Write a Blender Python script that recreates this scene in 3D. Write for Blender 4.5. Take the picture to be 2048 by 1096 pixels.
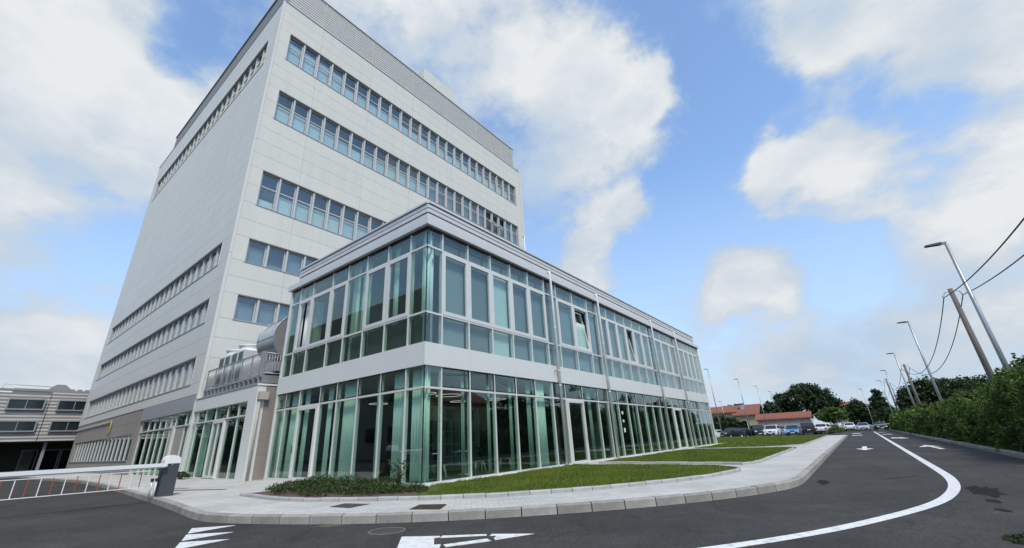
import bpy, bmesh, math, random
import numpy as np
from mathutils import Vector, Matrix
random.seed(7); RNG = np.random.default_rng(11)
for o in list(bpy.data.objects): bpy.data.objects.remove(o)
S = bpy.context.scene; COL = S.collection
rad = math.radians

# ------------------------------------------------------------------ camera
RW = ((0.6324540117409567, -0.7734593806162603, -0.041982253030069305),
      (0.26446966064542393, 0.2665621625132718, -0.9268227511851133),
      (0.7280506312275706, 0.5750697349478228, 0.3731448489744657))
CAMP = Vector((-8.0307, -9.1984, 1.05))
cd = bpy.data.cameras.new('camera'); cam = bpy.data.objects.new('camera', cd); COL.objects.link(cam)
m3 = Matrix((RW[0], tuple(-v for v in RW[1]), tuple(-v for v in RW[2]))).transposed()
cam.matrix_world = Matrix.Translation(CAMP) @ m3.to_4x4()
cd.sensor_width = 36.0; cd.lens = 833.26 / 2048 * 36
cd.shift_x = (1024 - 997.44) / 2048; cd.shift_y = (544.67 - 548) / 2048
cd.clip_start = 0.05; cd.clip_end = 3000
S.camera = cam
def raydir(x, y):
    q = ((x - 997.44), (y - 544.67), 833.26)
    d = Vector([sum(RW[i][j] * q[i] for i in range(3)) for j in range(3)]); return d.normalized()

# ------------------------------------------------------------------ world, sun, exposure
SUN_TO = Vector((-0.34, -0.50, 0.80)).normalized()
W = bpy.data.worlds.new('World'); S.world = W; W.use_nodes = True
def build_world():
    nt = W.node_tree; N = nt.nodes; L = nt.links; N.clear()
    out = N.new('ShaderNodeOutputWorld'); mix = N.new('ShaderNodeMixShader')
    sky = N.new('ShaderNodeTexSky'); sky.sky_type = 'NISHITA'; sky.sun_disc = False
    sky.sun_elevation = math.asin(SUN_TO.z); sky.sun_rotation = math.atan2(SUN_TO.x, SUN_TO.y)
    sky.air_density = 1.0; sky.dust_density = 0.2; sky.ozone_density = 2.0
    b1 = N.new('ShaderNodeBackground'); b1.inputs[1].default_value = 0.15
    b2 = N.new('ShaderNodeBackground'); b2.inputs[1].default_value = 0.56
    hs = N.new('ShaderNodeHueSaturation'); hs.inputs['Saturation'].default_value = 1.06; hs.inputs['Value'].default_value = 1.24; L.new(sky.outputs[0], hs.inputs['Color']); L.new(hs.outputs[0], b1.inputs[0])
    tc = N.new('ShaderNodeTexCoord')
    def math_(op, a, b=None, c=None, clamp=False):
        n = N.new('ShaderNodeMath'); n.operation = op; n.use_clamp = clamp
        for i, v in enumerate((a, b, c)):
            if v is None: continue
            if isinstance(v, (int, float)): n.inputs[i].default_value = v
            else: L.new(v, n.inputs[i])
        return n.outputs[0]
    def mrange(v, a, b, c, d, smooth=False):
        n = N.new('ShaderNodeMapRange'); n.interpolation_type = 'SMOOTHSTEP' if smooth else 'LINEAR'
        for k, x in (('From Min',a),('From Max',b),('To Min',c),('To Max',d)): n.inputs[k].default_value = x
        L.new(v, n.inputs['Value']); return n.outputs[0]
    nrm = N.new('ShaderNodeVectorMath'); nrm.operation = 'NORMALIZE'; L.new(tc.outputs['Generated'], nrm.inputs[0]); D0 = nrm.outputs[0]
    sep = N.new('ShaderNodeSeparateXYZ'); L.new(D0, sep.inputs[0])
    def noise(scale, detail, rough, w, vec, col=False):
        n = N.new('ShaderNodeTexNoise'); n.noise_dimensions = '4D'
        n.inputs['Scale'].default_value = scale; n.inputs['Detail'].default_value = detail
        n.inputs['Roughness'].default_value = rough; n.inputs['W'].default_value = w
        L.new(vec, n.inputs['Vector']); return n.outputs[1 if col else 0]
    # warp the directions a little so that no cloud is a plain disc
    wn = noise(4.5, 5, 0.62, 5.0, D0, True)
    sb = N.new('ShaderNodeVectorMath'); sb.operation = 'SUBTRACT'; L.new(wn, sb.inputs[0]); sb.inputs[1].default_value = (.5,.5,.5)
    ws = N.new('ShaderNodeVectorMath'); ws.operation = 'SCALE'; ws.inputs['Scale'].default_value = 0.20; L.new(sb.outputs[0], ws.inputs[0])
    ad = N.new('ShaderNodeVectorMath'); ad.operation = 'ADD'; L.new(D0, ad.inputs[0]); L.new(ws.outputs[0], ad.inputs[1])
    nr2 = N.new('ShaderNodeVectorMath'); nr2.operation = 'NORMALIZE'; L.new(ad.outputs[0], nr2.inputs[0]); D = nr2.outputs[0]
    mp = N.new('ShaderNodeMapping'); mp.inputs['Scale'].default_value = (1,1,1.7); L.new(D0, mp.inputs[0]); DS = mp.outputs[0]
    n1 = noise(1.6, 9, 0.60, 3.1, DS)     # broad soft sheets
    n2 = noise(5.0, 10, 0.60, 7.7, DS)     # billows
    n4 = noise(15.0, 8, 0.60, 2.2, DS)    # crisp puffs
    # cumulus where the photograph shows them; blue gaps as negative lobes
    lobes = [(40,150,12,.46),(200,60,9,.36),(330,230,7,.42),(130,300,8,.40),(-150,420,16,.30),(700,10,9,.26),(850,60,7,.28),(980,40,7,.26),(940,170,8,.20),
             (1110,110,6,.40),(1210,150,6,.58),(1150,250,6,.44),(1270,230,5,.55),(1320,170,3.2,.42),(1330,270,3,.2),(1110,380,6,.32),(1560,30,7,.38),(1740,60,8,.36),(1900,140,9,.34),(2040,60,9,.3),(1420,30,4,.2),
             (1600,330,5.5,.72),(1520,345,4,.40),(1690,345,4.5,.42),(1640,285,3,.3),(1480,545,4.2,.80),(1400,575,4,.55),(1540,545,3,.42),(1440,520,2.5,.4),(1255,425,3.6,.75),(1300,450,2.5,.3),
             (1200,520,3.4,.75),(1160,540,2.5,.3),(1850,410,6,.48),(1960,440,6,.34),(1990,560,9,.30),(1760,640,8,.2),(1480,735,7,.36),(1600,725,5,.25),(60,740,4.5,.55),(150,720,3.5,.3),(-40,640,9,.3),
             (1350,50,6,-.50),(1400,170,5,-.50),(1390,300,4.5,-.40),(1380,440,6,-.42),(1290,590,6,-.25),(90,420,7,-.34),(230,420,4.5,-.28),(170,500,6,-.25),
             (330,40,4,-.50),(375,115,3,-.42),(150,600,7,-.2),(1600,460,6,-.42),(1500,640,7,-.25),(1150,20,4,-.25),(1030,270,4,-.25),(1540,225,4,-.36),(1660,215,4,-.30),(1790,290,4.5,-.40),
             (1330,520,5,-.3),(900,110,4,-.2),(520,60,5,-.22),(1930,310,4,-.25),(1750,480,6,-.34),(1480,235,4,-.36),(1400,360,4,-.3),(1690,470,5,-.25),(1420,110,4,-.3),(1600,620,5,-.2),(1060,470,4,-.2),(1750,215,5,-.34),(1860,300,4,-.25),(1650,230,4,-.2),(1900,370,3,-.25),(1780,560,5,-.3),(1430,470,4,-.25)]
    acc = None
    for (px, py, deg, wt) in lobes:
        c = raydir(px, py)
        dp = N.new('ShaderNodeVectorMath'); dp.operation = 'DOT_PRODUCT'; L.new(D, dp.inputs[0]); dp.inputs[1].default_value = c
        v = mrange(dp.outputs['Value'], math.cos(rad(deg*1.6)), math.cos(rad(deg*.15)), 0, wt, True)
        acc = v if acc is None else math_('ADD', acc, v)
    dens = math_('ADD', math_('MULTIPLY', math_('SUBTRACT', n1, .5), 1.0), math_('MULTIPLY', math_('SUBTRACT', n2, .5), 1.9))
    dens = math_('ADD', dens, math_('MULTIPLY', math_('SUBTRACT', n4, .5), 1.05))
    dens = math_('ADD', dens, acc)
    mk = mrange(dens, -0.30, 0.60, 0, 1, True)
    # thin veil, thicker towards the horizon
    hz = mrange(sep.outputs[2], 0.02, 0.52, 0.93, 0.10)
    mask = math_('SUBTRACT', 1.0, math_('MULTIPLY', math_('SUBTRACT', 1.0, mk), math_('SUBTRACT', 1.0, hz)), clamp=True)
    # brightness: white tops, grey-blue thin parts and bellies
    nb = noise(3.2, 7, 0.58, 12.4, DS)
    sh = mrange(nb, 0.38, 0.60, 0.10, 1.0)
    f = math_('MULTIPLY', sh, mrange(dens, 0.0, 0.75, 0.0, 1.0), clamp=True)
    cr = N.new('ShaderNodeValToRGB'); L.new(f, cr.inputs[0])
    cr.color_ramp.elements[0].color = (0.56, 0.71, 0.90, 1); cr.color_ramp.elements[1].color = (0.95, 0.98, 1.0, 1)
    e = cr.color_ramp.elements.new(0.40); e.color = (0.72, 0.80, 0.89, 1)
    L.new(cr.outputs[0], b2.inputs[0])
    L.new(mask, mix.inputs[0]); L.new(b1.outputs[0], mix.inputs[1]); L.new(b2.outputs[0], mix.inputs[2])
    L.new(mix.outputs[0], out.inputs[0])
build_world()
sl = bpy.data.lights.new('sun', 'SUN'); sl.energy = 2.0; sl.angle = rad(12); sl.color = (1.0, 0.915, 0.77)
so = bpy.data.objects.new('sun', sl); COL.objects.link(so); so.rotation_euler = SUN_TO.to_track_quat('Z', 'Y').to_euler(); so.location = (0, -20, 60)
S.view_settings.view_transform = 'Standard'; S.view_settings.look = 'None'; S.view_settings.exposure = 0.62; S.view_settings.gamma = 1.0
S.view_settings.use_curve_mapping = False
S.render.engine = 'CYCLES'
S.cycles.max_bounces = 10; S.cycles.transparent_max_bounces = 24; S.cycles.glossy_bounces = 4; S.cycles.diffuse_bounces = 4

# ------------------------------------------------------------------ materials
MATS = {}
def srgb(r, g, b):
    f = lambda c: c / 12.92 if c <= 0.04045 else ((c + 0.055) / 1.055) ** 2.4
    return (f(r / 255), f(g / 255), f(b / 255))
def mat(name, col, rough=0.6, metal=0.0, var=0.0, vscale=2.0, rand=0.0, bump=0.0, bscale=40.0, spec=0.5, col2=None, detail=6, emit=None, stretch=None, world=False, vr=(0.3,0.7)):
    if name in MATS: return MATS[name]
    m = bpy.data.materials.new(name); m.use_nodes = True; MATS[name] = m
    nt = m.node_tree; N = nt.nodes; L = nt.links; b = N['Principled BSDF']
    b.inputs['Roughness'].default_value = rough; b.inputs['Metallic'].default_value = metal
    b.inputs['Specular IOR Level'].default_value = spec
    c = tuple(col) + (1,)
    b.inputs['Base Color'].default_value = c
    src = None
    tc = N.new('ShaderNodeTexCoord'); vec = tc.outputs['Object']
    if world: vec = N.new('ShaderNodeNewGeometry').outputs['Position']
    if stretch:
        mp = N.new('ShaderNodeMapping'); mp.inputs['Scale'].default_value = stretch; L.new(vec, mp.inputs[0]); vec = mp.outputs[0]
    if var > 0 or col2:
        n = N.new('ShaderNodeTexNoise'); n.inputs['Scale'].default_value = vscale; n.inputs['Detail'].default_value = detail; n.inputs['Roughness'].default_value = 0.65
        L.new(vec, n.inputs['Vector'])
        mr = N.new('ShaderNodeMapRange'); mr.inputs['From Min'].default_value = vr[0]; mr.inputs['From Max'].default_value = vr[1]; L.new(n.outputs[0], mr.inputs['Value'])
        mx = N.new('ShaderNodeMix'); mx.data_type = 'RGBA'
        c2 = tuple(col2) if col2 else tuple(v * (1 - var) for v in col)
        mx.inputs['A'].default_value = c; mx.inputs['B'].default_value = c2 + (1,)
        L.new(mr.outputs[0], mx.inputs['Factor']); src = mx.outputs['Result']
    if rand > 0:
        oi = N.new('ShaderNodeObjectInfo'); mr = N.new('ShaderNodeMapRange')
        mr.inputs['To Min'].default_value = 1 - rand; mr.inputs['To Max'].default_value = 1 + rand; L.new(oi.outputs['Random'], mr.inputs['Value'])
        vm = N.new('ShaderNodeVectorMath'); vm.operation = 'SCALE'
        if src: L.new(src, vm.inputs[0])
        else: vm.inputs[0].default_value = col
        L.new(mr.outputs[0], vm.inputs['Scale']); src = vm.outputs[0]
    if src: L.new(src, b.inputs['Base Color'])
    if bump > 0:
        n = N.new('ShaderNodeTexNoise'); n.inputs['Scale'].default_value = bscale; n.inputs['Detail'].default_value = 4; L.new(vec, n.inputs['Vector'])
        bp = N.new('ShaderNodeBump'); bp.inputs['Strength'].default_value = bump; bp.inputs['Distance'].default_value = 0.02
        L.new(n.outputs[0], bp.inputs['Height']); L.new(bp.outputs[0], b.inputs['Normal'])
    if emit:
        b.inputs['Emission Color'].default_value = c; b.inputs['Emission Strength'].default_value = emit
    return m
def glass(name, tint, f0=0.06, wob=0.0):
    if name in MATS: return MATS[name]
    m = bpy.data.materials.new(name); m.use_nodes = True; MATS[name] = m
    nt = m.node_tree; N = nt.nodes; L = nt.links; N.clear()
    out = N.new('ShaderNodeOutputMaterial'); mx = N.new('ShaderNodeMixShader')
    tr = N.new('ShaderNodeBsdfTransparent'); tr.inputs[0].default_value = tuple(tint) + (1,)
    gl = N.new('ShaderNodeBsdfGlossy'); gl.inputs['Roughness'].default_value = 0.0; gl.inputs[0].default_value = (0.93, 0.97, 0.97, 1)
    g = N.new('ShaderNodeNewGeometry')
    if wob > 0:
        tc = N.new('ShaderNodeTexCoord'); n = N.new('ShaderNodeTexNoise'); n.inputs['Scale'].default_value = 0.9; n.inputs['Detail'].default_value = 1
        L.new(tc.outputs['Object'], n.inputs['Vector'])
        bp = N.new('ShaderNodeBump'); bp.inputs['Strength'].default_value = wob; bp.inputs['Distance'].default_value = 0.05
        L.new(n.outputs[0], bp.inputs['Height']); L.new(bp.outputs[0], gl.inputs['Normal'])
    d = N.new('ShaderNodeVectorMath'); d.operation = 'DOT_PRODUCT'; L.new(g.outputs['Incoming'], d.inputs[0]); L.new(g.outputs['Normal'], d.inputs[1])
    def M(op, a, b):
        n = N.new('ShaderNodeMath'); n.operation = op
        for i, v in enumerate((a, b)):
            if v is None: continue
            if isinstance(v, (int, float)): n.inputs[i].default_value = v
            else: L.new(v, n.inputs[i])
        return n.outputs[0]
    a = M('ABSOLUTE', d.outputs['Value'], None); o = M('SUBTRACT', 1.0, a); p = M('POWER', o, 5.0)
    f = M('ADD', M('MULTIPLY', p, 1 - f0), f0)
    L.new(f, mx.inputs[0]); L.new(tr.outputs[0], mx.inputs[1]); L.new(gl.outputs[0], mx.inputs[2]); L.new(mx.outputs[0], out.inputs[0])
    return m
def leafmat(name, c0, c1, c2, trans=0.25):
    if name in MATS: return MATS[name]
    m = bpy.data.materials.new(name); m.use_nodes = True; MATS[name] = m
    nt = m.node_tree; N = nt.nodes; L = nt.links; N.clear()
    out = N.new('ShaderNodeOutputMaterial'); at = N.new('ShaderNodeAttribute'); at.attribute_name = 'rnd'
    cr = N.new('ShaderNodeValToRGB'); L.new(at.outputs['Fac'], cr.inputs[0])
    cr.color_ramp.elements[0].color = tuple(c0) + (1,); cr.color_ramp.elements[1].color = tuple(c2) + (1,)
    e = cr.color_ramp.elements.new(0.6); e.color = tuple(c1) + (1,)
    b = N.new('ShaderNodeBsdfPrincipled'); b.inputs['Roughness'].default_value = 0.5; b.inputs['Specular IOR Level'].default_value = 0.35
    t = N.new('ShaderNodeBsdfTranslucent'); mx = N.new('ShaderNodeMixShader'); mx.inputs[0].default_value = trans
    L.new(cr.outputs[0], b.inputs['Base Color']); L.new(cr.outputs[0], t.inputs[0])
    L.new(b.outputs[0], mx.inputs[1]); L.new(t.outputs[0], mx.inputs[2]); L.new(mx.outputs[0], out.inputs[0])
    return m

PANEL = mat('facade_panel_paint', (0.65, 0.65, 0.59), 0.55, 0, var=0.07, vscale=1.6, rand=0.018, stretch=(1, 1, 0.10), world=True, vr=(.42,.75))
PANELB = mat('side_panel_paint', (0.62, 0.62, 0.58), 0.5, 0, var=0.07, vscale=1.6, rand=0.02, stretch=(1, 1, 0.10), world=True, vr=(.42,.75))
JOINT = mat('panel_joint', (0.42, 0.42, 0.40), 0.8)
STONE = mat('beige_stone', (0.30, 0.275, 0.255), 0.75, 0, var=0.18, vscale=6, rand=0.04, bump=0.1, bscale=60)
ALU = mat('aluminium_frame', (0.68, 0.675, 0.66), 0.4, 0.1, var=0.06, vscale=3)
TALU = mat('grey_window_metal', (0.57, 0.575, 0.565), 0.45, 0.1, var=0.06, vscale=3)
ALUD = mat('grey_aluminium', (0.40, 0.425, 0.45), 0.4, 0.4, var=0.1, vscale=4)
FASCIA = mat('fascia_metal', (0.67, 0.685, 0.665), 0.42, 0.0, var=0.05, vscale=1.2, rand=0.02)
FASCD = mat('entrance_fascia', (0.33, 0.345, 0.355), 0.45, 0.1, var=0.08, vscale=2)
RIB = mat('ribbed_metal', (0.66, 0.655, 0.64), 0.38, 0.2, var=0.08, vscale=1.5, rand=0.02)
GASKET = mat('black_gasket', (0.012, 0.013, 0.014), 0.5)
GREY = mat('grey_paint', (0.30, 0.31, 0.32), 0.5)
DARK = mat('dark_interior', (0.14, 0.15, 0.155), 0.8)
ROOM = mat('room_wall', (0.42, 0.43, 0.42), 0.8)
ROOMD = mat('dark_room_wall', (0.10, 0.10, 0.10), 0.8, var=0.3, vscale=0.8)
CURT = mat('curtain_cloth', (0.88, 0.90, 0.88), 0.9, 0, var=0.05, vscale=2)
BLIND = mat('grey_roller_blind', (0.27, 0.30, 0.32), 0.85, 0, var=0.06, vscale=2, rand=0.18)
BLINDT = mat('teal_roller_blind', (0.70, 0.76, 0.735), 0.85, 0, var=0.05, vscale=3, rand=0.08)
BLINDL = mat('pale_ceiling_blind', (0.62, 0.68, 0.64), 0.85, 0, rand=0.12)
GLASS = glass('green_glass', (0.795, 0.913, 0.857), 0.08, 0.02)
GLASSU = glass('upper_glass', (0.84, 0.93, 0.925), 0.065, 0.02)
GLASST = glass('tower_glass', (0.86, 0.92, 0.93), 0.095, 0.03)
STEEL = mat('stainless_steel', (0.74, 0.735, 0.72), 0.34, 0.25, var=0.08, vscale=5)
GALV = mat('galvanised_steel', (0.42, 0.44, 0.455), 0.42, 0.6, var=0.15, vscale=8)
DUCT = mat('duct_sheet', (0.60, 0.61, 0.61), 0.28, 0.6, var=0.2, vscale=2)
WHITE = mat('white_paint', (0.78, 0.79, 0.79), 0.4)
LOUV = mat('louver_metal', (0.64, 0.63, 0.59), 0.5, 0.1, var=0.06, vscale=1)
LOUV_SHADE = mat('louver_metal_shaded', (0.30, 0.285, 0.265), 0.55, 0.1, var=0.1, vscale=1)  # darker copy of the louver metal: shade of the side face put into colour
BLACK = mat('black_plastic', (0.015, 0.015, 0.016), 0.45)
RUBBER = mat('rubber', (0.02, 0.02, 0.02), 0.8)

# ------------------------------------------------------------------ mesh helpers
WO = {}   # world offsets of parents
class MB:
    def __init__(s): s.v = []; s.f = []; s.m = []; s.cur = 0; s.sm = []
    def add(s, vs, fs, smooth=False):
        b = len(s.v); s.v += [tuple(v) for v in vs]
        for f in fs: s.f.append(tuple(i + b for i in f)); s.m.append(s.cur); s.sm.append(smooth)
        return s
    def box(s, x0, x1, y0, y1, z0, z1):
        x0, x1 = min(x0, x1), max(x0, x1); y0, y1 = min(y0, y1), max(y0, y1); z0, z1 = min(z0, z1), max(z0, z1)
        return s.add([(x0,y0,z0),(x1,y0,z0),(x1,y1,z0),(x0,y1,z0),(x0,y0,z1),(x1,y0,z1),(x1,y1,z1),(x0,y1,z1)],
              [(0,3,2,1),(4,5,6,7),(0,1,5,4),(1,2,6,5),(2,3,7,6),(3,0,4,7)])
    def obox(s, c, ax, ay, az):   # centre and half axes
        c, ax, ay, az = map(Vector, (c, ax, ay, az)); vs = []
        for k in (-1, 1):
            for (i, j) in ((-1,-1),(1,-1),(1,1),(-1,1)): vs.append(c + ax*i + ay*j + az*k)
        return s.add(vs, [(0,3,2,1),(4,5,6,7),(0,1,5,4),(1,2,6,5),(2,3,7,6),(3,0,4,7)])
    def prism(s, pts, z0, z1):
        a = sum(pts[i][0]*pts[(i+1)%len(pts)][1] - pts[(i+1)%len(pts)][0]*pts[i][1] for i in range(len(pts)))
        if a < 0: pts = pts[::-1]
        n = len(pts); vs = [(p[0],p[1],z0) for p in pts] + [(p[0],p[1],z1) for p in pts]
        fs = [tuple(range(n))[::-1], tuple(range(n, 2*n))] + [(i,(i+1)%n,n+(i+1)%n,n+i) for i in range(n)]
        return s.add(vs, fs)
    def ext(s, prof, p0, axis_u, axis_v, axis_w, l):  # extrude 2D profile (u,v) along w by l
        p0, U, V, Wv = map(Vector, (p0, axis_u, axis_v, axis_w)); n = len(prof)
        vs = [p0 + U*a + V*b for a, b in prof] + [p0 + U*a + V*b + Wv*l for a, b in prof]
        return s.add(vs, [tuple(range(n)), tuple(range(n, 2*n))[::-1]] + [((i+1)%n,i,n+i,n+(i+1)%n) for i in range(n)])
    def tube(s, pts, r, n=8, cap=True):
        pts = [Vector(p) for p in pts]; k = len(pts); rs = r if isinstance(r, (list, tuple)) else [r]*k
        base = len(s.v); up = None
        for i, p in enumerate(pts):
            t = (pts[min(i+1,k-1)] - pts[max(i-1,0)]).normalized()
            if up is None: up = Vector((0,0,1)) if abs(t.z) < .9 else Vector((1,0,0))
            a = t.cross(up); a = a.normalized() if a.length > 1e-6 else Vector((1,0,0)); b = a.cross(t).normalized(); up = b
            for j in range(n):
                an = 2*math.pi*j/n; s.v.append(tuple(p + (a*math.cos(an) + b*math.sin(an))*rs[i]))
        for i in range(k-1):
            for j in range(n):
                s.f.append((base+i*n+j, base+i*n+(j+1)%n, base+(i+1)*n+(j+1)%n, base+(i+1)*n+j)); s.m.append(s.cur); s.sm.append(True)
        if cap:
            s.f.append(tuple(base+j for j in range(n))[::-1]); s.f.append(tuple(base+(k-1)*n+j for j in range(n))); s.m += [s.cur]*2; s.sm += [False]*2
        return s
    def lathe(s, prof, c=(0,0,0), n=16):
        base = len(s.v)
        for (r, z) in prof:
            for j in range(n):
                an = 2*math.pi*j/n; s.v.append((c[0]+r*math.cos(an), c[1]+r*math.sin(an), c[2]+z))
        for i in range(len(prof)-1):
            for j in range(n):
                s.f.append((base+i*n+j, base+i*n+(j+1)%n, base+(i+1)*n+(j+1)%n, base+(i+1)*n+j)); s.m.append(s.cur); s.sm.append(True)
        return s
    def mesh(s, name, mats, off=(0,0,0)):
        me = bpy.data.meshes.new(name)
        me.from_pydata([(v[0]-off[0], v[1]-off[1], v[2]-off[2]) for v in s.v], [], s.f)
        if not isinstance(mats, (list, tuple)): mats = [mats]
        for m in mats: me.materials.append(m)
        me.polygons.foreach_set('material_index', s.m); me.polygons.foreach_set('use_smooth', s.sm); me.update()
        return me
    def build(s, name, mats, parent=None, origin=None):
        off = WO.get(parent.name, (0,0,0)) if parent else (origin or (0,0,0))
        o = bpy.data.objects.new(name, s.mesh(name, mats, off)); COL.objects.link(o)
        if parent: o.parent = parent; WO[o.name] = off
        else: o.location = off; WO[o.name] = tuple(off)
        return o
def inst(name, me, loc, parent=None, rz=0.0):
    o = bpy.data.objects.new(name, me); COL.objects.link(o); off = (0,0,0)
    if parent: o.parent = parent; off = WO.get(parent.name, (0,0,0))
    o.location = (loc[0]-off[0], loc[1]-off[1], loc[2]-off[2]); o.rotation_euler.z = rz
    WO[o.name] = tuple(loc); return o
def tag(o, label=None, cat=None, group=None, kind=None):
    if label: o['label'] = label
    if cat: o['category'] = cat
    if group: o['group'] = group
    if kind: o['kind'] = kind
    return o
def thing(name, loc, label, cat, group=None, rz=0.0, local=False):
    o = bpy.data.objects.new(name, None); COL.objects.link(o); o.location = loc; o.rotation_euler.z = rz; o.empty_display_size = 0.3
    WO[o.name] = (0,0,0) if local else tuple(loc)
    return tag(o, label, cat, group)
def copy_tree(o, parent=None):
    c = o.copy(); COL.objects.link(c)
    if parent: c.parent = parent
    for ch in o.children: copy_tree(ch, c)
    return c
def structure(o): o['kind'] = 'structure'; return o

# leaf clouds -----------------------------------------------------------------
def leaf_mesh(name, centers, size, mt, normals=None, aspect=0.55, upbias=0.3):
    n = len(centers); c = np.asarray(centers, dtype=np.float64)
    sz = np.asarray(size) * (0.6 + 0.8*RNG.random(n))
    a = RNG.normal(size=(n,3)); 
    if normals is not None: a = a*0.9 + normals*0.9
    a[:,2] += upbias; a /= np.linalg.norm(a,axis=1)[:,None]
    t = RNG.normal(size=(n,3)); u = np.cross(a,t); u /= np.linalg.norm(u,axis=1)[:,None]; v = np.cross(a,u)
    u = u*sz[:,None]*0.5; v = v*sz[:,None]*0.5*aspect; k = a*sz[:,None]*0.12
    V = np.empty((n,4,3)); V[:,0] = c-u; V[:,1] = c-v+k; V[:,2] = c+u; V[:,3] = c+v+k
    k_ = 0.55/np.clip(np.mean(sz),.05,.6); patch = .22*np.sin(c[:,0]*k_*1.3+1.7*np.sin(c[:,1]*k_))*np.sin(c[:,2]*k_*1.7+c[:,1]*k_*.8)
    me = bpy.data.meshes.new(name); me.vertices.add(4*n); me.vertices.foreach_set('co', V.reshape(-1))
    me.loops.add(4*n); me.loops.foreach_set('vertex_index', np.arange(4*n,dtype=np.int32))
    me.polygons.add(n); me.polygons.foreach_set('loop_start', np.arange(0,4*n,4,dtype=np.int32))
    me.update(calc_edges=True)
    at = me.attributes.new('rnd','FLOAT','FACE'); at.data.foreach_set('value', np.clip(RNG.normal(0.43,0.2,n)+patch,0,1).astype(np.float32))
    me.materials.append(mt); return me
def clump_points(cl, rad_, per, squash=0.7):
    cl = np.asarray(cl); n = len(cl); p = np.repeat(cl, per, axis=0); r = np.repeat(np.asarray(rad_)*np.ones(n), per)
    d = RNG.normal(size=(n*per,3)); d /= np.linalg.norm(d,axis=1)[:,None]; q = RNG.random(n*per)**0.5
    d[:,2] *= squash; return p + d*(r*q)[:,None]
def ellipsoid_clumps(blobs, n):
    out = []; vol = np.array([b[3]*b[4]*b[5] for b in blobs])**(2/3); vol /= vol.sum()
    for b, w in zip(blobs, vol):
        k = max(3,int(n*w)); d = RNG.normal(size=(k,3)); d /= np.linalg.norm(d,axis=1)[:,None]
        r = 0.55 + 0.5*RNG.random(k); out.append(np.array(b[:3]) + d*np.array(b[3:])*r[:,None])
    return np.concatenate(out)
def link(name, me, parent=None):
    o = bpy.data.objects.new(name, me); COL.objects.link(o)
    if parent: o.parent = parent; off = WO.get(parent.name,(0,0,0)); me.transform(Matrix.Translation(-Vector(off)))
    return o
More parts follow.
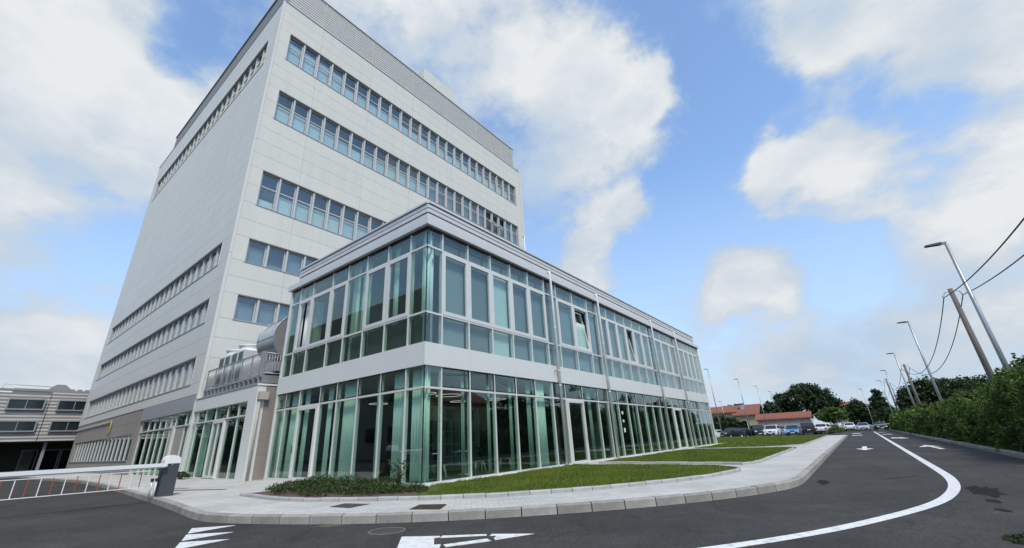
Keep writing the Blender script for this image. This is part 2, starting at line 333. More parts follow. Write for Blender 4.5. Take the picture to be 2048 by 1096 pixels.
# ================================================================== ground, road, pavement, lawns
def ground_mats():
    m = mat('asphalt', (0.062, 0.062, 0.066), 0.88, spec=0.3)
    nt = m.node_tree; N = nt.nodes; L = nt.links; b = N['Principled BSDF']
    tc = N.new('ShaderNodeTexCoord')
    def noise(sc, d, r=0.6):
        n = N.new('ShaderNodeTexNoise'); n.inputs['Scale'].default_value = sc; n.inputs['Detail'].default_value = d; n.inputs['Roughness'].default_value = r
        L.new(tc.outputs['Object'], n.inputs['Vector']); return n.outputs[0]
    def mr(v, a, b_, c, d):
        n = N.new('ShaderNodeMapRange'); n.inputs['From Min'].default_value = a; n.inputs['From Max'].default_value = b_; n.inputs['To Min'].default_value = c; n.inputs['To Max'].default_value = d
        L.new(v, n.inputs['Value']); return n.outputs[0]
    def mul(a, b_):
        n = N.new('ShaderNodeMath'); n.operation = 'MULTIPLY'; L.new(a, n.inputs[0]); L.new(b_, n.inputs[1]); return n.outputs[0]
    f = mul(mul(mr(noise(0.35, 6), 0.3, 0.7, 0.70, 1.30), mr(noise(2.2, 6, .7), 0.3, 0.7, 0.80, 1.24)), mul(mr(noise(110, 2), 0.25, 0.75, 0.40, 1.75), mr(noise(26, 3, .7), 0.25, 0.75, 0.58, 1.46)))
    # damp dark stains with their own shape
    st = mr(noise(0.9, 7, 0.7), 0.66, 0.72, 1.0, 0.62); f = mul(f, st)
    # pale stone chips
    v = N.new('ShaderNodeTexVoronoi'); v.inputs['Scale'].default_value = 130; L.new(tc.outputs['Object'], v.inputs['Vector'])
    ch = mr(v.outputs['Distance'], 0.05, 0.22, 1.5, 1.0); f = mul(f, ch)
    # hairline cracks and long paving seams
    vc = N.new('ShaderNodeTexVoronoi'); vc.feature = 'DISTANCE_TO_EDGE'; vc.inputs['Scale'].default_value = 0.30
    wv = N.new('ShaderNodeVectorMath'); wv.operation = 'MULTIPLY_ADD'; nn = N.new('ShaderNodeTexNoise'); nn.inputs['Scale'].default_value = 1.3; nn.inputs['Detail'].default_value = 5
    L.new(tc.outputs['Object'], nn.inputs['Vector']); L.new(nn.outputs[1], wv.inputs[0]); wv.inputs[1].default_value = (1.6,1.6,0); L.new(tc.outputs['Object'], wv.inputs[2]); L.new(wv.outputs[0], vc.inputs['Vector'])
    f = mul(f, mr(vc.outputs['Distance'], 0.002, 0.010, 0.72, 1.0))
    vm = N.new('ShaderNodeVectorMath'); vm.operation = 'SCALE'; vm.inputs[0].default_value = (0.042, 0.0407, 0.038); L.new(f, vm.inputs['Scale'])
    L.new(vm.outputs[0], b.inputs['Base Color'])
    bp = N.new('ShaderNodeBump'); bp.inputs['Strength'].default_value = 0.6; bp.inputs['Distance'].default_value = 0.008
    L.new(noise(160, 3), bp.inputs['Height']); L.new(bp.outputs[0], b.inputs['Normal'])
    p = mat('pavement_blocks', (0.42, 0.43, 0.42), 0.85, spec=0.3)
    nt = p.node_tree; N = nt.nodes; L = nt.links; b = N['Principled BSDF']; tc = N.new('ShaderNodeTexCoord')
    mp = N.new('ShaderNodeMapping'); mp.inputs['Rotation'].default_value = (0, 0, 0.83); L.new(tc.outputs['Object'], mp.inputs[0])
    br = N.new('ShaderNodeTexBrick'); br.inputs['Scale'].default_value = 1.0; br.inputs['Brick Width'].default_value = 0.20; br.inputs['Row Height'].default_value = 0.10
    br.inputs['Mortar Size'].default_value = 0.006; br.inputs['Color1'].default_value = (0.55, 0.55, 0.52, 1); br.inputs['Color2'].default_value = (0.46, 0.46, 0.435, 1); br.inputs['Mortar'].default_value = (0.34,0.34,0.32,1)
    L.new(mp.outputs[0], br.inputs['Vector'])
    vm = N.new('ShaderNodeVectorMath'); vm.operation = 'SCALE'; L.new(br.outputs[0], vm.inputs[0])
    f = mul(mr(noise(0.6, 6), 0.3, 0.7, 0.84, 1.12), mr(noise(45, 3), 0.3, 0.7, 0.85, 1.12)); L.new(f, vm.inputs['Scale']); L.new(vm.outputs[0], b.inputs['Base Color'])
    bp = N.new('ShaderNodeBump'); bp.inputs['Strength'].default_value = 0.5; bp.inputs['Distance'].default_value = 0.004
    L.new(br.outputs['Fac'], bp.inputs['Height']); bp.invert = True; L.new(bp.outputs[0], b.inputs['Normal'])
    return m, p
ASPH, PAVE = ground_mats()
KERB = mat('kerb_concrete', (0.37, 0.355, 0.32), 0.9, 0, var=0.35, vscale=4, rand=0.16, bump=0.15, bscale=70)
KERBL = mat('lawn_edging', (0.40, 0.40, 0.395), 0.85, 0, var=0.18, vscale=6, rand=0.10, bump=0.1, bscale=70)
PAINT = mat('road_paint', (0.70, 0.71, 0.70), 0.75, 0, vscale=9, detail=12, col2=(.26,.26,.255), world=True, vr=(.50,.78))
GRASSB = mat('lawn_soil', (0.075, 0.095, 0.020), 0.95, 0, var=0.4, vscale=6)
GRASSF = mat('field', (0.06, 0.075, 0.03), 0.95, 0, var=0.3, vscale=0.2)
SOIL = mat('reddish_soil', (0.13, 0.085, 0.06), 0.95, 0, var=0.4, vscale=25)
BLADE = leafmat('grass_blades', (0.070, 0.115, 0.013), (0.150, 0.215, 0.024), (0.25, 0.29, 0.055), 0.35)

structure(MB().box(-500, 900, -600, 600, -1.0, -0.20).build('ground', GRASSF))
road = structure(MB().prism([(-70,-60),(9,-60),(9,-12.66),(98,-12.66),(100,22),(90,70),(-70,70)], -0.19, -0.13).build('road', ASPH))

KERB_OUT = [(-3.75,48),(-3.72,34.5),(-3.25,28.5),(-3.01,23.1),(-3.4,15.15),(-3.71,11.3),(-4.13,6.0),(-4.49,2.5),(-4.655,1.1),(-4.58,.35),(-4.16,-.85),(-3.61,-2.05),(-2.98,-3.06),(-2.26,-3.99),(-1.42,-4.83),(-.6,-5.6),(.4,-6.35),(1.5,-7.05),(2.9,-7.68),(3.9,-7.86),(5,-7.87),(12,-7.85),(53,-7.78)]
def resample(pts, step):
    P = [Vector((p[0],p[1])) for p in pts]; d = [0]
    for i in range(1,len(P)): d.append(d[-1]+(P[i]-P[i-1]).length)
    n = max(1,round(d[-1]/step)); out = []
    for k in range(n+1):
        s = d[-1]*k/n; i = 0
        while i < len(d)-2 and d[i+1] < s: i += 1
        out.append(P[i].lerp(P[i+1], (s-d[i])/max(1e-9,d[i+1]-d[i])))
    return out
def smooth(pts, it=2):
    for _ in range(it):
        q = [pts[0]]
        for i in range(len(pts)-1):
            a, b = Vector(pts[i]), Vector(pts[i+1]); q += [tuple(a.lerp(b,.25)), tuple(a.lerp(b,.75))]
        q.append(pts[-1]); pts = q
    return pts
def offset(pts, d):   # to the left of travel
    out = []
    for i, p in enumerate(pts):
        t = (Vector(pts[min(i+1,len(pts)-1)]) - Vector(pts[max(i-1,0)])).normalized(); out.append(Vector(p[:2]) + Vector((-t.y, t.x))*d)
    return out
KO = resample(smooth(KERB_OUT), 0.6)
KI = offset(KO, 0.14)
pav = structure(MB().prism([tuple(p) for p in KI] + [(53,4),(31,9),(4,9.5),(4,48)], -0.18, 0.0).build('pavement', PAVE))
def kerb_row(outer, inner, z0, z1, name, mt, parent, gap=0.018, jit=0.005):
    for i in range(len(outer)-1):
        a, b, c, d = Vector(outer[i]), Vector(outer[i+1]), Vector(inner[i+1]), Vector(inner[i])
        t = (b-a).normalized()*gap*.5; a, b, c, d = a+t, b-t, c-t, d+t
        j = random.uniform(-jit, jit); o = (a-d).normalized()
        # chamfered outer top edge
        ch = 0.02; mb = MB()
        A = [(p.x,p.y) for p in (a,b,c,d)]
        a2, b2 = a-o*ch, b-o*ch; zt = z1+j
        mb.add([(a.x,a.y,z0),(b.x,b.y,z0),(c.x,c.y,z0),(d.x,d.y,z0),(a.x,a.y,zt-ch),(b.x,b.y,zt-ch),(c.x,c.y,zt),(d.x,d.y,zt),(a2.x,a2.y,zt),(b2.x,b2.y,zt)],
               [(0,3,2,1),(0,1,5,4),(4,5,9,8),(8,9,6,7),(2,3,7,6),(1,2,6,9,5),(3,0,4,8,7)])
        mid = ((a+b+c+d)/4); me = mb.mesh(name, mt, (mid.x, mid.y, 0)); inst(name, me, (mid.x, mid.y, 0), parent)
def fixn(o):
    bm = bmesh.new(); bm.from_mesh(o.data); bmesh.ops.recalc_face_normals(bm, faces=bm.faces); bm.to_mesh(o.data); bm.free()
kerb_row(KO, KI, -0.17, 0.006, 'kerb_stone', KERB, pav)
# right-hand kerb below the hedge
RK = resample([(9,-12.72),(86,-12.62)], 1.0)
rk = structure(MB().box(9, 90, -14.9, -12.86, -0.19, -0.03).build('hedge_verge', SOIL))
kerb_row([p for p in RK], offset(RK, -0.14), -0.18, 0.0, 'kerb_stone', KERB, rk, jit=0.012)

# lawns with edging -----------------------------------------------------------
L1F = [(-2.95,3.6),(-3.06,1.6),(-3.0,.85),(-2.79,.15),(-2.43,-.62),(-2.07,-1.42),(-1.78,-1.98),(-1.42,-2.49),(-1.06,-3.0),(-.64,-3.44),(-.14,-3.85),(.27,-4.23),(.74,-4.57),(1.27,-4.9),(1.82,-5.23),(2.45,-5.57),(3.3,-5.93),(4.3,-6.22),(5.4,-6.38),(6.1,-6.33),(6.5,-6.05),(6.9,-5.6),(7.3,-5.0)]
LAWN = []
def lawn(front, back, name, step=0.45):
    f = resample(smooth(front,1), step); inn = offset(f, 0.09)
    g = structure(MB().prism([tuple(p) for p in offset(f,0.02)] + back, -0.1, 0.035).build(name, GRASSB))
    kerb_row(f, inn, -0.1, 0.075, 'edging_stone', KERBL, g, 0.014, 0.006); LAWN.append(([tuple(p) for p in offset(f,0.06)] + back)); return g
lawn(L1F, [(7.5,-3.0),(7.6,-.6),(7.6,-.02),(-.02,-.02),(-.02,3.6)], 'lawn')
lawn([(8.75,-.6),(8.62,-2.76),(8.22,-5.2),(7.95,-6.33),(10.7,-6.33),(19.3,-6.27)], [(20.3,-6.25),(20.0,-.6)], 'lawn', 0.6)
lawn([(21.2,-.6),(21.35,-6.27),(33,-6.27),(51,-6.2)], [(58,-2),(62.5,3.3),(62.2,9),(31.6,9),(31.6,-.6)], 'lawn', 1.0)
MB().box(20.0,21.25,-6.2,-.05,-.1,.02).build('path', PAVE)['kind'] = 'structure'
MB().box(7.6,8.7,-5.2,-.05,-.1,.012).build('path', PAVE)['kind'] = 'structure'
MB().box(30.6,33.4,-.25,.7,-.05,.06).build('concrete_pad', KERB)['kind'] = 'structure'
def inside(poly, P):
    x, y = P[:,0], P[:,1]; c = np.zeros(len(P), bool); n = len(poly); j = n-1
    for i in range(n):
        xi, yi = poly[i]; xj, yj = poly[j]
        k = ((yi > y) != (yj > y)) & (x < (xj-xi)*(y-yi)/((yj-yi) if yj != yi else 1e-9)+xi); c ^= k; j = i
    return c
def grass(poly, n, h, w, name, label, cutshrub=False):
    P = np.array(poly); lo, hi = P.min(0), P.max(0); q = lo + (hi-lo)*RNG.random((n,2)); q = q[inside(poly, q)]; bare = np.sin(q[:,0]*3.1+q[:,1]*1.7)*np.sin(q[:,1]*4.3-q[:,0]*1.1); q = q[RNG.random(len(q)) > np.clip(bare-.35,0,1)*.9]
    if cutshrub: q = q[~((q[:,1] > -1.9) & (q[:,0] < 0.0) & (q[:,1] - q[:,0]*0.5 > -0.9))]
    q = q[~((q[:,1] > -0.22-0.06*np.sin(q[:,0]*9)) & (q[:,0] > -.1) & (q[:,0] < 31))]
    k = len(q); a = RNG.random(k)*math.tau; lean = RNG.normal(0,.5,(k,2))*h
    hh = h*(0.5+RNG.random(k)); 
    patch = np.sin(q[:,0]*1.7+1.3*np.sin(q[:,1]*1.1))*np.sin(q[:,1]*2.3+q[:,0]*.6); hh *= 1+0.35*patch
    V = np.empty((k,3,3)); dx = np.cos(a)*w; dy = np.sin(a)*w
    V[:,0,0]=q[:,0]-dx; V[:,0,1]=q[:,1]-dy; V[:,0,2]=.03; V[:,1,0]=q[:,0]+dx; V[:,1,1]=q[:,1]+dy; V[:,1,2]=.03
    V[:,2,0]=q[:,0]+lean[:,0]; V[:,2,1]=q[:,1]+lean[:,1]; V[:,2,2]=.03+hh
    me = bpy.data.meshes.new(name); me.vertices.add(3*k); me.vertices.foreach_set('co', V.reshape(-1)); me.loops.add(3*k); me.loops.foreach_set('vertex_index', np.arange(3*k,dtype=np.int32))
    me.polygons.add(k); me.polygons.foreach_set('loop_start', np.arange(0,3*k,3,dtype=np.int32)); me.update(calc_edges=True)
    at = me.attributes.new('rnd','FLOAT','FACE'); at.data.foreach_set('value', np.clip(RNG.normal(.5,.22,k)+.2*patch,0,1).astype(np.float32)); me.materials.append(BLADE)
    o = link(name, me); tag(o, label, 'grass', kind='stuff')
grass(LAWN[0], 190000, .05, .008, 'grass', 'short mown green lawn in front of the near glass corner', True)
grass(LAWN[1], 110000, .05, .014, 'grass', 'short mown green lawn between the two paved paths')
grass(LAWN[2], 110000, .055, .035, 'grass', 'short mown green lawn running on to the parked cars')
# white pebble strip along the glass
def pebbles():
    mb = MB()
    for i in range(900):
        if i < 620: x, y = random.uniform(-.1, 7.5) if i < 480 else random.uniform(8.8,20), -abs(random.gauss(0.05,.07))-.09
        else: x, y = -abs(random.gauss(.05,.09))-.1, random.uniform(-.2, 1.9)
        r = random.uniform(.012,.03); a = random.random()*6.28
        mb.add([(x+r*math.cos(a+k*1.257)*random.uniform(.8,1.2), y+r*math.sin(a+k*1.257), .035+r*.3) for k in range(5)]+[(x,y,.04+r*1.1)], [(k,(k+1)%5,5) for k in range(5)])
    o = mb.build('pebbles', mat('white_pebbles', (0.72,0.71,0.69), 0.7)); tag(o, 'strip of small white pebbles along the foot of the glass wall', 'gravel', kind='stuff')
    MB().box(-.42,-.06,-.4,2.2,.0,.045).build('pebble_bed', mat('pebble_bed_stone',(0.55,0.545,0.53),.9,var=.3,vscale=40))['kind']='structure'
    MB().box(-.42,7.5,-.22,-.06,.0,.046).build('pebble_bed', MATS['pebble_bed_stone'])['kind']='structure'
    MB().box(8.8,19.9,-.2,-.06,.0,.046).build('pebble_bed', MATS['pebble_bed_stone'])['kind']='structure'
pebbles()
structure(MB().prism([(-2.8,3.5),(-2.9,1.6),(-2.85,.95),(-2.6,.2),(-2.26,-.55),(-1.9,-1.3),(-1.5,-1.6),(-.45,-.4),(-.45,3.5)],-.05,.05).build('planting_bed', SOIL))

# road paint ------------------------------------------------------------------
ZP = -0.126
def paint(name, pts, label, z=ZP):
    n = len(pts); c = Vector((sum(p[0] for p in pts)/n, sum(p[1] for p in pts)/n))
    o = MB().prism([tuple(p[:2]) for p in pts], z-.003, z+.0015).build(name, PAINT, origin=(c.x,c.y,0)); return tag(o, label, 'road marking')
cl = smooth([(-4.6,-6.05),(-2.43,-7.71),(-1.05,-8.56),(.25,-9.17),(1.45,-9.66),(2.5,-9.97),(4.0,-10.24),(5.6,-10.38),(7.3,-10.42),(12.7,-10.42),(31.8,-10.42),(78,-10.42)],2)
P0, P1 = offset(cl,.085), offset(cl,-.085)
mb = MB()
for i in range(len(cl)-1):
    mb.add([(P0[i].x,P0[i].y,ZP),(P1[i].x,P1[i].y,ZP),(P1[i+1].x,P1[i+1].y,ZP),(P0[i+1].x,P0[i+1].y,ZP)],[(0,1,2,3)])
o = mb.build('lane_line', PAINT); tag(o, 'long white painted lane line curving along the road', 'road marking')
paint('give_way_triangle',[(-5.01,.11),(-4.5,-.35),(-5.22,-.41)],'white painted triangle nearest the kerb, by the barrier entrance')
paint('give_way_triangle',[(-5.27,-.51),(-4.79,-1.03),(-5.48,-1.03)],'middle white painted triangle in the row by the barrier entrance')
paint('give_way_triangle',[(-5.53,-1.14),(-5.05,-1.61),(-5.75,-1.66)],'white painted triangle farthest from the kerb, cut by the picture edge')
def arrow(name, x, y, ang, L_, label, turn=0):
    c, s = math.cos(ang), math.sin(ang); w = .10; h = .36
    hl = 1.8; pts = [(-L_/2,-w),(L_/2-hl,-w),(L_/2-hl,-h),(L_/2,0),(L_/2-hl,h),(L_/2-hl,w),(-L_/2,w)]
    paint(name, [(x+a*c-b*s, y+a*s+b*c) for a,b in pts], label)
arrow('road_arrow', 21.9,-9.02, math.pi, 4.4, 'white painted arrow pointing towards the camera in the left lane')
paint('road_arrow',[(19.7,-11.6),(22.5,-11.48),(22.0,-11.1),(24.4,-11.5),(22.2,-11.95),(22.6,-11.66),(19.7,-11.78)],'white bent arrow in the right lane near the hedge')
paint('road_arrow',[(39.6,-10.75),(42,-10.9),(40.6,-11.2),(41.6,-11.5),(37.8,-11.75),(38.6,-11.25),(38.9,-10.9)],'white turning arrow just right of the lane line')
paint('stop_bar',[(54.6,-8.1),(56.6,-8.1),(56.6,-9.0),(54.6,-9.0)],'nearer white bar across the left lane far down the road')
paint('stop_bar',[(66.6,-8.0),(69.6,-8.0),(69.6,-8.9),(66.6,-8.9)],'farther white bar across the left lane before the parked cars')
paint('stop_bar',[(54.8,-10.7),(56.6,-10.7),(56.6,-11.5),(54.8,-11.5)],'nearer white bar across the right lane far down the road')
paint('stop_bar',[(68.6,-10.7),(70.6,-10.7),(70.6,-11.5),(68.6,-11.5)],'farther white bar across the right lane before the parked cars')
# stencilled mark at the lower edge: block, two rails and a point
sten = thing('stencil_mark',(-3.6,-4.5,ZP),'white stencilled block with two converging rails and a long point, lower edge of the road','road marking')
def spart(name, pts):
    MB().prism(pts, ZP-.003, ZP+.0015).build(name, PAINT, sten)
spart('block',[(-3.74,-3.90),(-4.40,-4.60),(-3.98,-4.90),(-3.80,-4.74),(-3.86,-4.68),(-3.59,-4.39),(-3.50,-4.42),(-3.46,-4.36)])
spart('rail',[(-3.43,-4.38),(-3.08,-4.87),(-3.14,-4.93),(-3.54,-4.46)])
spart('rail',[(-3.80,-4.78),(-3.87,-4.90),(-3.36,-5.19),(-3.29,-5.06)])
spart('point',[(-3.04,-4.93),(-2.77,-5.44),(-3.29,-5.20),(-3.22,-5.12),(-3.08,-5.06),(-3.14,-4.98)])

# covers and drains -----------------------------------------------------------
IRON = mat('cast_iron', (0.09,0.085,0.075), .7, .3, var=.4, vscale=30, bump=.3, bscale=40)
g = thing('drain_grate',(-2.34,-2.89,0),'rusty square drain grate set in the pavement beside the kerb','drain cover')
quad = [Vector(p) for p in ((-2.68,-2.76),(-2.24,-2.50),(-1.98,-2.98),(-2.46,-3.30))]
MB().prism([tuple(p) for p in quad], -.03, .005).build('pit', mat('rusty_iron',(0.10,0.082,0.05),.85,.2,var=.5,vscale=40), g)
for k in range(9):
    t = (k+.5)/9; a = quad[0].lerp(quad[1],t); b = quad[3].lerp(quad[2],t); d = (b-a)*.04; a, b = a+d, b-d
    MB().obox(((a.x+b.x)/2,(a.y+b.y)/2,.008),((b.x-a.x)/2,(b.y-a.y)/2,0),((quad[1].x-quad[0].x)/45,(quad[1].y-quad[0].y)/45,0),(0,0,.006)).build('bar', MATS['rusty_iron'], g)
tag(MB().prism([(-3.10,-.93),(-2.68,-.77),(-2.52,-1.40),(-3.02,-1.48)],-.03,.006).build('inspection_cover', IRON, origin=(-2.8,-1.15,0)),'dark brown rectangular cover in the pavement below the shrubs','cover')
mh = thing('manhole_cover',(-3.56,-3.33,-.13),'round iron manhole cover with worn gravelly rim in the near road','manhole')
MB().lathe([(0,.003),(.22,.003),(.225,-.004)],(-3.56,-3.33,-.129),24).build('lid', IRON, mh)
MB().lathe([(.235,-.002),(.235,.004),(.275,.004),(.28,-.002)],(-3.56,-3.33,-.129),24).build('rim', mat('gravelly_rim',(0.16,.155,.13),.9,var=.6,vscale=60), mh)
WET = mat('damp_asphalt',(0.030,0.0295,0.0275),.95,0,spec=.05,var=.3,vscale=4)
def blob(name, cx, cy, rx, ry, ang, m, label, cat, z=-.1285, n=22, rough=.3):
    pts = []
    for k in range(n):
        a = math.tau*k/n; r = 1+random.uniform(-rough,rough); u, v = rx*r*math.cos(a), ry*r*math.sin(a); pts.append((cx+u*math.cos(ang)-v*math.sin(ang), cy+u*math.sin(ang)+v*math.cos(ang)))
    return tag(MB().prism(pts, z-.004, z+.0006).build(name, m, origin=(cx,cy,0)), label, cat)
blob('damp_stain',3.6,-10.55,.75,.22,-.1,WET,'large dark damp stain beside the bend of the lane line','stain')
blob('damp_stain',2.3,-10.45,.22,.08,.1,WET,'middle of the three small damp stains right of the lane line','stain')
blob('damp_stain',1.35,-10.4,.16,.07,.2,WET,'damp stain nearest the camera right of the lane line','stain')
blob('damp_stain',4.6,-8.2,.5,.10,.1,WET,'dark damp streak at the kerb corner of the road','stain')
blob('tyre_mark',5.9,-9.55,.5,.035,-.6,WET,'thin dark curved streak left of the lane line bend','stain')
blob('tyre_mark',9.2,-9.0,.5,.04,-.9,WET,'thin dark streak in the left lane before the bend','stain')
blob('gravel_patch',-3.72,-2.06,.10,.26,.75,mat('road_gravel',(0.15,.145,.11),.95,var=.7,vscale=70),'patch of gravel and moss in the gutter by the kerb','gravel')

tag(MB().prism([(-3.25,8.3),(-3.05,8.4),(-2.2,6.4),(-2.35,6.3)],-.03,.004).build('slot_drain', IRON, origin=(-2.7,7.3,0)),'dark slot drain in the pavement right of the barrier housing, nearer one','drain cover')
tag(MB().prism([(-3.2,10.2),(-3.0,10.3),(-2.5,8.7),(-2.65,8.6)],-.03,.004).build('slot_drain', IRON, origin=(-2.8,9.4,0)),'dark slot drain in the pavement right of the barrier housing, farther one','drain cover')
# ================================================================== glass building
def fb(mb, face, a0, a1, d0, d1, z0, z1, org=(0,0)):
    """box on a facade: a along it, d outwards. face 'R' looks to -Y (a = X), 'L' looks to -X (a = Y)."""
    if face == 'R': return mb.box(a0, a1, org[1]-d1, org[1]-d0, z0, z1)
    return mb.box(org[0]-d1, org[0]-d0, a0, a1, z0, z1)
GB = thing('glass_building',(0,0,0),'two storey green glass building with white band and ribbed metal parapet','building')
MX = [.66,1.88,3.1,4.3,5.5,6.72,7.69,9.16,10.64,11.68,12.84,14.04,15.23,16.4,17.65,18.85,19.85,21.2,22.8,24.15,24.9,26.2,27.4,28.6,29.8,30.42]
MY = [.8,2.0,3.23,4.45,5.55,7.05,8.12,8.93]
ROWS_G = [(.09,2.52),(2.52,3.13)]; ROWS_U = [(3.80,4.73),(4.73,6.93),(6.93,7.55)]
MESHCACHE = {}
def shared(key, fn):
    if key not in MESHCACHE: MESHCACHE[key] = fn()
    return MESHCACHE[key]
def facepos(face, a, d, z, org=(0,0)):
    return (a, org[1]-d, z) if face == 'R' else (org[0]-d, a, z)
def sbox(name, m, face, a0, a1, d0, d1, z0, z1, parent, org=(0,0)):
    """box part that shares its mesh with boxes of equal size"""
    w, h, t = round(a1-a0,3), round(z1-z0,3), round(d1-d0,3); k = (name, m.name, face, w, h, t)
    def mk():
        b = MB(); 
        if face == 'R': b.box(0,w,-t,0,0,h)
        else: b.box(-t,0,0,w,0,h)
        return b.mesh(name, m)
    return inst(name, shared(k, mk), facepos(face, a0, d0, z0, org), parent)
def frame(name, m, face, a0, a1, z0, z1, wd, d0, d1, parent, org=(0,0), bot=None):
    w, h, t = round(a1-a0,3), round(z1-z0,3), round(d1-d0,3); bot = bot or wd; k = (name, m.name, face, w, h, t, wd, bot)
    def mk():
        b = MB()
        fb(b, face, 0, w, 0, t, 0, bot); fb(b, face, 0, w, 0, t, h-wd, h); fb(b, face, 0, wd, 0, t, bot, h-wd); fb(b, face, w-wd, w, 0, t, bot, h-wd)
        return b.mesh(name, m)
    return inst(name, shared(k, mk), facepos(face, a0, d0, z0, org), parent)
framedR = {(a,b) for a,b in zip(MX,MX[1:])} - {(6.72,7.69),(10.64,11.68),(18.85,19.85),(24.15,24.9),(29.8,30.42)}
OPEN_R = {(9.16,10.64),(15.23,16.4)}
def glaze(face, edges, framed, opens):
    for i, a in enumerate(edges[1:-1]):
        sbox('mullion', ALU, face, a-.026, a+.026, -.10, .022, .09, 3.13, GB); sbox('mullion', ALU, face, a-.026, a+.026, -.10, .022, 3.80, 7.55, GB)
    a = edges[-1]; sbox('mullion', ALU, face, a-.07, a+.03, -.10, .055, .0, 7.55, GB)
    for z in (2.52, 4.73, 6.93): fb(MB(), face, 0.0 if face=='R' else 0.0, edges[-1]-.08, -.09, .018, z-.03, z+.03).build('transom', ALU, GB)
    for k,(a0, a1) in enumerate(zip(edges, edges[1:])):
        p0, p1 = a0+.026, a1-.026
        if k == 0: p0 = .012
        for r,(z0, z1) in enumerate(ROWS_G + ROWS_U):
            q0, q1 = z0+.03*(r!=0), z1-.03*(r in (0,2,3)); up = r >= 2
            door = (face=='R' and (a0,a1) in ((7.69,9.16),(21.2,22.8)) and r==0) or (face=='L' and (a0,a1)==(5.55,7.05) and r==0)
            if door:
                dr = frame('door', ALU, face, p0, p1, .03, 2.49, .11, -.06, .07, GB)
                sbox('pane', GLASS, face, p0+.11, p1-.11, -.01, .012, .14, 2.38, dr)
                hb = MB(); pp = facepos(face, p1-.05, .11, 1.05); hb.tube([(pp[0],pp[1],pp[2]-.14),(pp[0],pp[1],pp[2]+.14)], .014, 6).build('handle', BLACK, dr); continue
            if r == 3 and (a0,a1) in framed:
                fr = frame('window_frame', ALU, face, p0, p1, q0, q1, .10, -.05, .03, GB, bot=.12)
                if (a0,a1) in opens:
                    # bottom hung sash tilted inwards at the top
                    h = q1-q0-.22; w = p1-p0-.2; tl = rad(9)
                    b = MB(); b.box(0,.055,-.03,.03,0,h).box(w-.055,w,-.03,.03,0,h).box(.055,w-.055,-.03,.03,0,.055).box(.055,w-.055,-.03,.03,h-.055,h)
                    so_ = inst('sash', b.mesh('sash', ALU), (p0+.1, .02, q0+.12), fr); so_.rotation_euler.x = -tl
                    g_ = MB().box(.055,w-.055,-.01,.01,.055,h-.055); go = bpy.data.objects.new('pane', g_.mesh('pane', GLASSU)); COL.objects.link(go); go.parent = fr
                    go.location = so_.location; go.rotation_euler = so_.rotation_euler
                elif face == 'L' and (a0,a1) == (7.05,8.12):
                    sbox('sash', ALU, face, p0+.12, p0+.20, -.6, -.05, q0+.12, q1-.1, fr)
                else: sbox('pane', GLASSU if face=='R' else GLASS, face, p0+.10, p1-.10, -.02, .004, q0+.12, q1-.10, fr)
                continue
            pn = sbox('pane', (GLASSU if face=='R' else GLASS) if up else GLASS, face, p0, p1, -.02, .004, q0, q1, GB)
            if r == 1 and 0 < k and k % 6 != 5: frame('gasket_frame', GASKET, face, p0, p1, q0, q1, .035, .006, .018, GB)
glaze('R', [0]+MX, framedR, OPEN_R)
glaze('L', [0]+MY, {(.8,2.0),(2.0,3.23),(4.45,5.55),(5.55,7.05),(7.05,8.12)}, {(99,99)})
# frameless corner joints
for z0, z1 in ((.09,3.13),(3.80,7.55)):
    MB().box(-.012,.014,-.012,.014,z0,z1).build('corner_joint', GASKET, GB)
# base sill, white band, cornice, ribbed parapet
MB().box(-.05,30.45,-.05,.12,0.0,.09).build('base_sill', ALU, GB); MB().box(-.05,.12,.12,9.0,0.0,.09).build('base_sill', ALU, GB)
bandx = [-.06] + [x for i,x in enumerate(MX) if i%2==1] 
bandx[-1] = 30.45
for a, b in zip(bandx, bandx[1:]): fb(MB(),'R',a+.003,b-.003,-.06,.06,3.135,3.80).build('fascia_panel', FASCIA, GB)
bandy = [.062,2.0,4.45,7.05,8.97]
for a, b in zip(bandy, bandy[1:]): fb(MB(),'L',a+.003,b-.003,-.06,.06,3.135,3.80).build('fascia_panel', FASCIA, GB)
def ring_strip(name, m, d, z0, z1, x1=30.5, y1=9.02, th=.3):
    MB().box(-d, x1, -d, -d+th, z0, z1).build(name, m, GB); MB().box(-d, -d+th, -d+th, y1, z0, z1).build(name, m, GB)
ring_strip('shadow_gap', GASKET, .03, 7.55, 7.615)
ring_strip('cornice', RIB, .16, 7.615, 7.84, 30.62, 9.12)
prof = [(0,0),(.03,0),(.03,.26),(.0,.275),(0,.30),(.05,.315),(.05,.43),(.02,.445),(.02,.47),(.055,.48),(.055,.60),(.09,.605),(.09,.66),(0,.66)]
def ribs(face, a0, a1):
    n = max(1,int(round((a1-a0)/5.0)))
    for k in range(n):
        s, e = a0+(a1-a0)*k/n+.004, a0+(a1-a0)*(k+1)/n-.004; 
        prev = 0
        for (q0,q1,dd) in ((.0,.235,.045),(.275,.405,.07),(.445,.565,.07),(.605,.665,.11)):
            fb(MB(), face, s, e, -.12, dd, 7.842+q0, 7.842+q1).build('parapet_strip', RIB, GB)
        fb(MB(), face, s, e, -.3, -.12, 7.842, 8.49).build('parapet_backing', GASKET, GB)
ribs('R', -.03, 29.75)
ribs('L', .32, 8.45)
for z0,z1,dd in ((.0,.235,.048),(.275,.405,.073),(.445,.565,.073),(.605,.665,.113)):
    MB().box(-dd,.12,-.03,.315,7.842+z0,7.842+z1).build('parapet_corner', RIB, GB)
